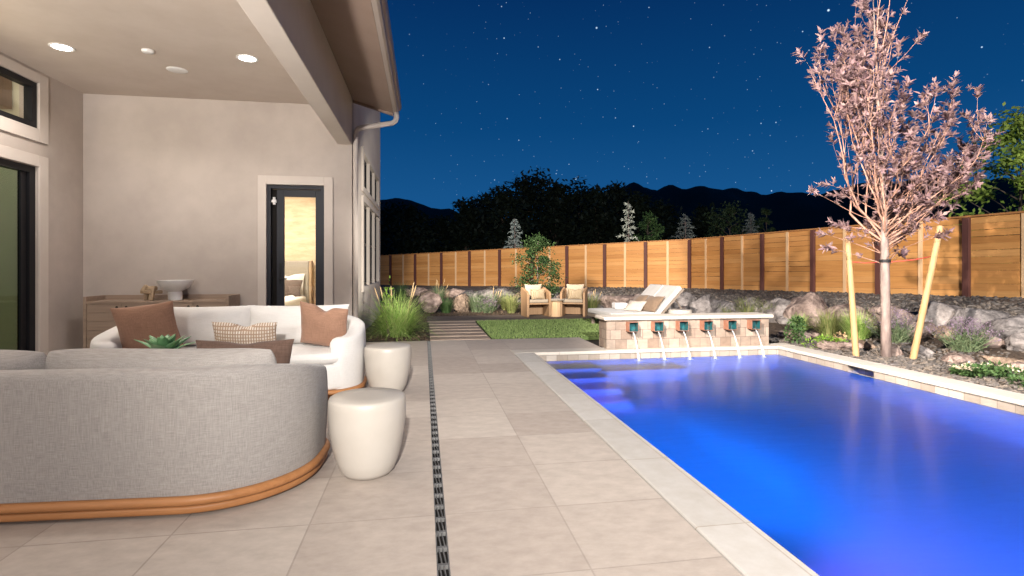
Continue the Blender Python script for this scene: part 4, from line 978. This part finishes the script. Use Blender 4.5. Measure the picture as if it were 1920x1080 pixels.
def stake(p0, p1, label):
    return tag(obj('tree_stake', MB().tube([p0, tuple((a+b_)/2 for a, b_ in zip(p0,p1)), p1], [.041,.038,.036], 12), stake_m, smooth=True, auto=50), label, 'tree stake', 'stakes of the purple tree')
stake((5.72,6.30,-.1),(5.76,6.50,1.60),'left round pine stake leaning beside the purple tree')
stake((6.17,5.92,-.1),(6.54,5.86,1.72),'right round pine stake leaning beside the purple tree')
tag(obj('tie_cord', MB().tube([(5.75,6.47,1.27),(5.87,6.32,1.25),(5.99,6.17,1.26)], .006, 5), red_tape, smooth=True), 'red tie cord from the left stake to the trunk', 'cord', 'red tree ties')
tag(obj('tie_cord', MB().tube([(6.02,6.09,1.26),(6.25,5.95,1.29),(6.44,5.90,1.33)], .006, 5), red_tape, smooth=True), 'red tie cord from the right stake to the trunk', 'cord', 'red tree ties')
tag(obj('trunk_strap', MB().tube([(TX-.02,TY,1.255+bedz(TX,TY)),(TX-.02,TY,1.295+bedz(TX,TY))], .066, 14), black_rub, smooth=False), 'black rubber strap round the trunk of the purple tree', 'strap')

# ------------------------------------------------------------------ BEYOND THE FENCE
def conifer(label, x, y, h, r, lm, seed, droop=.2, arms=0, n=26, z=0, cat='conifer', slim=1.0, nls=1.0):
    rnd = random.Random(500+seed); t = thing('conifer', label, cat, (x,y,z), 0, 'conifers beyond the fence'); tr = MB(); cr = MB()
    tr.tube([(0,0,0),(.03,0,h*.5),(-.02,0,h)], [.06,.04,.008], 7)
    tiers = []
    for k in range(n*3):
        u = (k+.5)/(n*3); zc = h*(.12+.86*u); L = r*((1-u)**.8)*rnd.uniform(.55,1.1)+.07; a = k*2.399+rnd.uniform(-.3,.3); tiers.append((zc,a,L,.25))
    for k in range(arms): tiers.append((h*rnd.uniform(.30,.42), k*PI/max(1,arms/2)+rnd.uniform(-.3,.3), r*rnd.uniform(1.5,2.1), .55))
    for zc,a,L,up in tiers:
        pts = []
        for q in range(7):
            s_ = q/6; pts.append(Vector((math.cos(a)*L*s_, math.sin(a)*L*s_, zc+L*(up*s_-droop*1.6*s_*s_))))
        tr.tube(pts, [.014*(1-.85*q/6) for q in range(7)], 4, caps=False)
        for q in range(int((14+34*L)*nls)):
            s_ = rnd.random()**.8; i = min(5,int(s_*6)); p = pts[i].lerp(pts[i+1], s_*6-i); d = (pts[i+1]-pts[i]).normalized()
            v = d+Vector((rnd.gauss(0,.8),rnd.gauss(0,.8),rnd.gauss(-.15,.6))); cr.leaf(p, v, (rnd.gauss(0,1),rnd.gauss(0,1),1), rnd.uniform(.10,.22), .045)
    obj('trunk', tr, bark_m, t, smooth=True); obj('crown', cr, lm, t); return t
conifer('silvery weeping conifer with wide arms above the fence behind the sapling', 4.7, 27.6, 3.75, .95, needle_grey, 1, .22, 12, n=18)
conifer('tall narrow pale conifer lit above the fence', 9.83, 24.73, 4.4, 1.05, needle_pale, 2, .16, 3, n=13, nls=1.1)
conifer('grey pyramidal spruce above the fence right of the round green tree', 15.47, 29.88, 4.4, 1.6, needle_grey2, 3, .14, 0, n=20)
conifer('small dim grey spruce beyond the fence beside the wide dim tree', 24.19, 36.55, 5.3, 1.5, needle_grey2, 4, .14, 0)
leafy_tree('green_tree', 'bushy mid green tree above the fence beside the pale conifer', 12.58, 28.33, 0, 4.1, 1.15, green_leaf, bark_dark, 2600, .16, 5, group='trees beyond the fence', trunk_r=.06)
leafy_tree('green_tree', 'wide dim green tree above the fence right of the grey spruce', 25.5, 41.4, 0, 6.1, 3.0, dim_leaf, bark_dark, 3600, .26, 6, group='trees beyond the fence', trunk_r=.12)
leafy_tree('green_tree', 'dim silvery tree above the fence beside the wide dim tree', 27.8, 40.0, 0, 5.9, 1.1, dim_leaf, bark_dark, 1600, .20, 7, group='trees beyond the fence', trunk_r=.09)
leafy_tree('green_tree', 'yellow green leafy tree behind the fence at the right edge', 15.3, 11.6, .3, 4.7, 1.5, bright_leaf, bark_dark, 6500, .14, 8, group='trees beyond the fence', trunk_r=.05, clump=(.16,.34), gaps=1.4)
FAR = [(-4.2,72.7,8.6,3.4,'leftmost dark tree beside the house wall'),(-1.2,63,7.6,2.6,'low dark tree just right of the house wall'),(2.5,73.6,7.6,2.8,'lowest dark tree in the dip left of the tall grove'),(5.1,65,8.1,2.6,'dark tree at the left foot of the tall grove'),(7.7,70.7,10.0,2.8,'dark tree with a rounded head left of the grove summit'),(8.9,60.4,9.9,2.7,'dark tree above the silvery weeping conifer'),(13.1,68.8,12.2,3.4,'tallest dark tree of the grove, its left summit'),(15.4,70.4,12.9,3.1,'tallest dark tree of the grove, its right summit'),(16,63.2,11.2,2.8,'dark tree right of the grove summit'),(20.9,70.5,12.0,3.4,'broad dark tree mid grove'),(20.2,60.5,10.3,2.7,'dark tree left of the pale conifer'),(24.9,66.8,11.6,3.2,'dark tree behind the pale conifer'),(24.1,57.9,9.0,2.6,'lower dark tree right of the pale conifer'),(30.7,65.9,8.9,3.0,'dark tree where the grove meets the hills'),(35.7,64,8.0,3.2,'low dark tree before the hills above the fence bend')]
for i, (x,y,h,r,lb_) in enumerate(FAR):
    leafy_tree('dark_tree', lb_, x, y, 0, h, r, dark_leaf, bark_dark, 4200, .62, 20+i, group='dark grove beyond the yard', trunk_r=.2, base=.03, clump=(.35,.62))
def ridge(prof, dist, depth, seed):
    mb = MB(); n = 220
    us = [p[0] for p in prof]
    def hv(u):
        for a, b_ in zip(prof, prof[1:]):
            if a[0] <= u <= b_[0]: k = (u-a[0])/(b_[0]-a[0]); return a[1]+(b_[1]-a[1])*k
        return prof[-1][1]
    def fn(a, c):
        az = us[0]+(us[-1]-us[0])*a; h = hv(az); s_ = c
        k = math.sin(min(1, s_/.6)*PI/2) if s_ < .6 else math.cos((s_-.6)/.4*PI/2)
        rr = dist*(.62+.38*min(1,s_/.6))+depth*max(0,s_-.6)
        z = -1+(h+1)*k*(1+ (0 if .55 < s_ < .65 else .12*noise.noise(Vector((az*30,s_*6,seed)))))
        if .55 < s_ < .65: z += h*.02*noise.noise(Vector((az*90,1,seed)))
        return (rr*math.sin(az), rr*math.cos(az), z)
    mb.grid(n, 20, fn); return mb
th0 = math.atan(.165)
def azel(u, v, dist):
    r_ = (u-960)/1000; az = th0+math.atan(r_); return (az, 1.2+(500-v)/1000*dist*math.cos(math.atan(r_)))
struct('hills', ridge([azel(u,v,1400) for u,v in ((200,400),(500,392),(690,388),(716,380),(740,377),(768,378),(800,390),(850,404),(900,420),(1000,415),(1100,380),(1165,358),(1190,352),(1215,352),(1232,358),(1250,361),(1282,361),(1318,354),(1340,360),(1365,357),(1385,361),(1405,367),(1450,370),(1470,367),(1490,364),(1520,366),(1600,358),(1700,346),(1800,340),(1900,344),(2100,350),(2600,360))], 1400, 900, 3), hill_m, smooth=True)

# ------------------------------------------------------------------ LIGHTS
def spot(name, loc, target, energy, size, col, soft=.25, blend=.5):
    l = bpy.data.lights.new(name, 'SPOT'); l.energy = energy; l.spot_size = R(size); l.spot_blend = blend; l.shadow_soft_size = soft; l.color = col
    o = bpy.data.objects.new(name, l); COL.objects.link(o); o.location = loc
    o.rotation_euler = (Vector(target)-Vector(loc)).to_track_quat('-Z','Y').to_euler(); return o
def point(name, loc, energy, col, soft=.1):
    l = bpy.data.lights.new(name, 'POINT'); l.energy = energy; l.shadow_soft_size = soft; l.color = col
    o = bpy.data.objects.new(name, l); COL.objects.link(o); o.location = loc; return o
warm = (1,.90,.78)
spot('patio_flood', (-2.7,-6.0,3.0), (-1.8,5,.8), 900, 80, (1,.95,.91), .12, .6)
spot('ceiling_fill_spot', (-2.5,.1,1.05), (-2.4,4.4,3.75), 2000, 70, (1,.94,.89), .2, .8)  # unseen lamp added low on the patio, aimed up to brighten the ceiling
spot('yard_fill_spot', (0,-9,5.5), (7.0,10.5,.6), 24000, 58, (1,.95,.89), .2, .7)  # unseen fill lamp added in mid-air behind the camera for deck and yard
spot('side_eave_flood', (-.3,2.6,3.45), (10,9.6,1.5), 7800, 74, (1,.89,.78), .06, .6)
spot('side_wall_flood', (1.3,6.4,1.2), (-.85,10.6,1.8), 1000, 52, (1,.93,.84), .08, .6)
spot('far_fence_fill_spot', (-.2,8.3,3.45), (5.6,22,1.9), 9000, 66, (1,.89,.76), .15, .8)  # unseen lamp added to brighten the far fence, no fixture here
# bedroom and great room lamps
for nm, loc, en, sz in (('bedroom_lamp', (-3.0,10.8,3.05), 230, 1.2),):
    l = bpy.data.lights.new(nm, 'AREA'); l.energy = en; l.size = sz; l.color = (1,.86,.70); o = bpy.data.objects.new(nm, l); COL.objects.link(o); o.location = loc
point('great_room_lamp', (-5.12,5.2,3.2), 110, (1,.85,.62), .15)
# pool lights, set in the walls under water
blue, violet = (.0,.17,1.0), (.26,.11,1.0)
for loc, aim, en, c, sz in (((2.3,-1.5,-.45),(2.6,4.2,-1.2),800,blue,80),((4.3,-1.5,-.45),(4.2,4.6,-1.2),1000,blue,80),((1.58,4.2,-.5),(4.4,4.6,-1.0),300,blue,140),((1.56,2.1,-.40),(2.4,2.0,-1.1),160,violet,95),((1.56,5.4,-.36),(2.1,6.3,-.7),45,violet,100),((1.58,.2,-.45),(4.2,1.6,-1.0),320,blue,140),((1.58,3.1,-.30),(5.28,4.6,-.20),170,violet,46),((3.3,-1.5,-.45),(4.7,6.0,-1.2),1400,blue,50)):
    spot('pool_lamp', loc, aim, en, sz, c, .06, .6)

# ------------------------------------------------------------------ WORLD: night sky with stars
wd = bpy.data.worlds.new('World'); sc.world = wd; wd.use_nodes = True; nt = wd.node_tree
bgn = nt.nodes['Background']; tc = N(nt, 'ShaderNodeTexCoord'); nrm = N(nt, 'ShaderNodeVectorMath', operation='NORMALIZE'); nt.links.new(tc.outputs['Generated'], nrm.inputs[0])
sep = N(nt, 'ShaderNodeSeparateXYZ'); nt.links.new(nrm.outputs[0], sep.inputs[0])
sky = ramp(nt, sep.outputs[2], [(0,(.010,.098,.285)),(.13,(.008,.088,.262)),(.25,(.003,.060,.20)),(.45,(.0015,.030,.125)),(1,(.001,.018,.08))])
acc = sky
for scale, thr, br_, seedoff in ((95,.085,.65,0),(48,.066,1.1,5.3),(17,.042,2.4,2.1)):
    ofs = N(nt, 'ShaderNodeVectorMath', operation='ADD'); nt.links.new(nrm.outputs[0], ofs.inputs[0]); ofs.inputs[1].default_value = (seedoff,seedoff*.7,seedoff*1.3)
    vo = N(nt, 'ShaderNodeTexVoronoi', feature='F1'); vo.inputs['Scale'].default_value = scale; nt.links.new(ofs.outputs[0], vo.inputs['Vector'])
    mr = N(nt, 'ShaderNodeMapRange', interpolation_type='SMOOTHSTEP'); mr.inputs['From Min'].default_value = thr; mr.inputs['From Max'].default_value = thr*.25; mr.inputs['To Min'].default_value = 0; mr.inputs['To Max'].default_value = br_; nt.links.new(vo.outputs['Distance'], mr.inputs['Value'])
    cr_ = N(nt, 'ShaderNodeSeparateColor'); nt.links.new(vo.outputs['Color'], cr_.inputs[0])
    ml_ = N(nt, 'ShaderNodeMath', operation='MULTIPLY'); nt.links.new(mr.outputs[0], ml_.inputs[0]); nt.links.new(cr_.outputs[0], ml_.inputs[1])
    cc = N(nt, 'ShaderNodeVectorMath', operation='SCALE'); cc.inputs[0].default_value = (.62,.85,1.0); nt.links.new(ml_.outputs[0], cc.inputs['Scale'])
    acc = mixc(nt, 1.0, acc, cc.outputs[0], 'ADD')
nt.links.new(acc, bgn.inputs['Color']); bgn.inputs['Strength'].default_value = 1.0

# ------------------------------------------------------------------ CAMERA
cd = bpy.data.cameras.new('camera'); cam = bpy.data.objects.new('camera', cd); COL.objects.link(cam)
cam.location = (0,0,1.2); cam.rotation_euler = (R(90),0,-th0); cd.sensor_width = 36; cd.lens = 18.75; cd.shift_y = -40/1920; cd.clip_end = 6000; cd.clip_start = .05
sc.camera = cam
sc.view_settings.view_transform = 'Standard'; sc.view_settings.look = 'None'; sc.view_settings.exposure = 0; sc.view_settings.gamma = 1
sc.cycles.use_denoising = True; sc.cycles.max_bounces = 8; sc.cycles.transparent_max_bounces = 16; sc.cycles.sample_clamp_indirect = 6; sc.cycles.caustics_reflective = False; sc.cycles.caustics_refractive = False
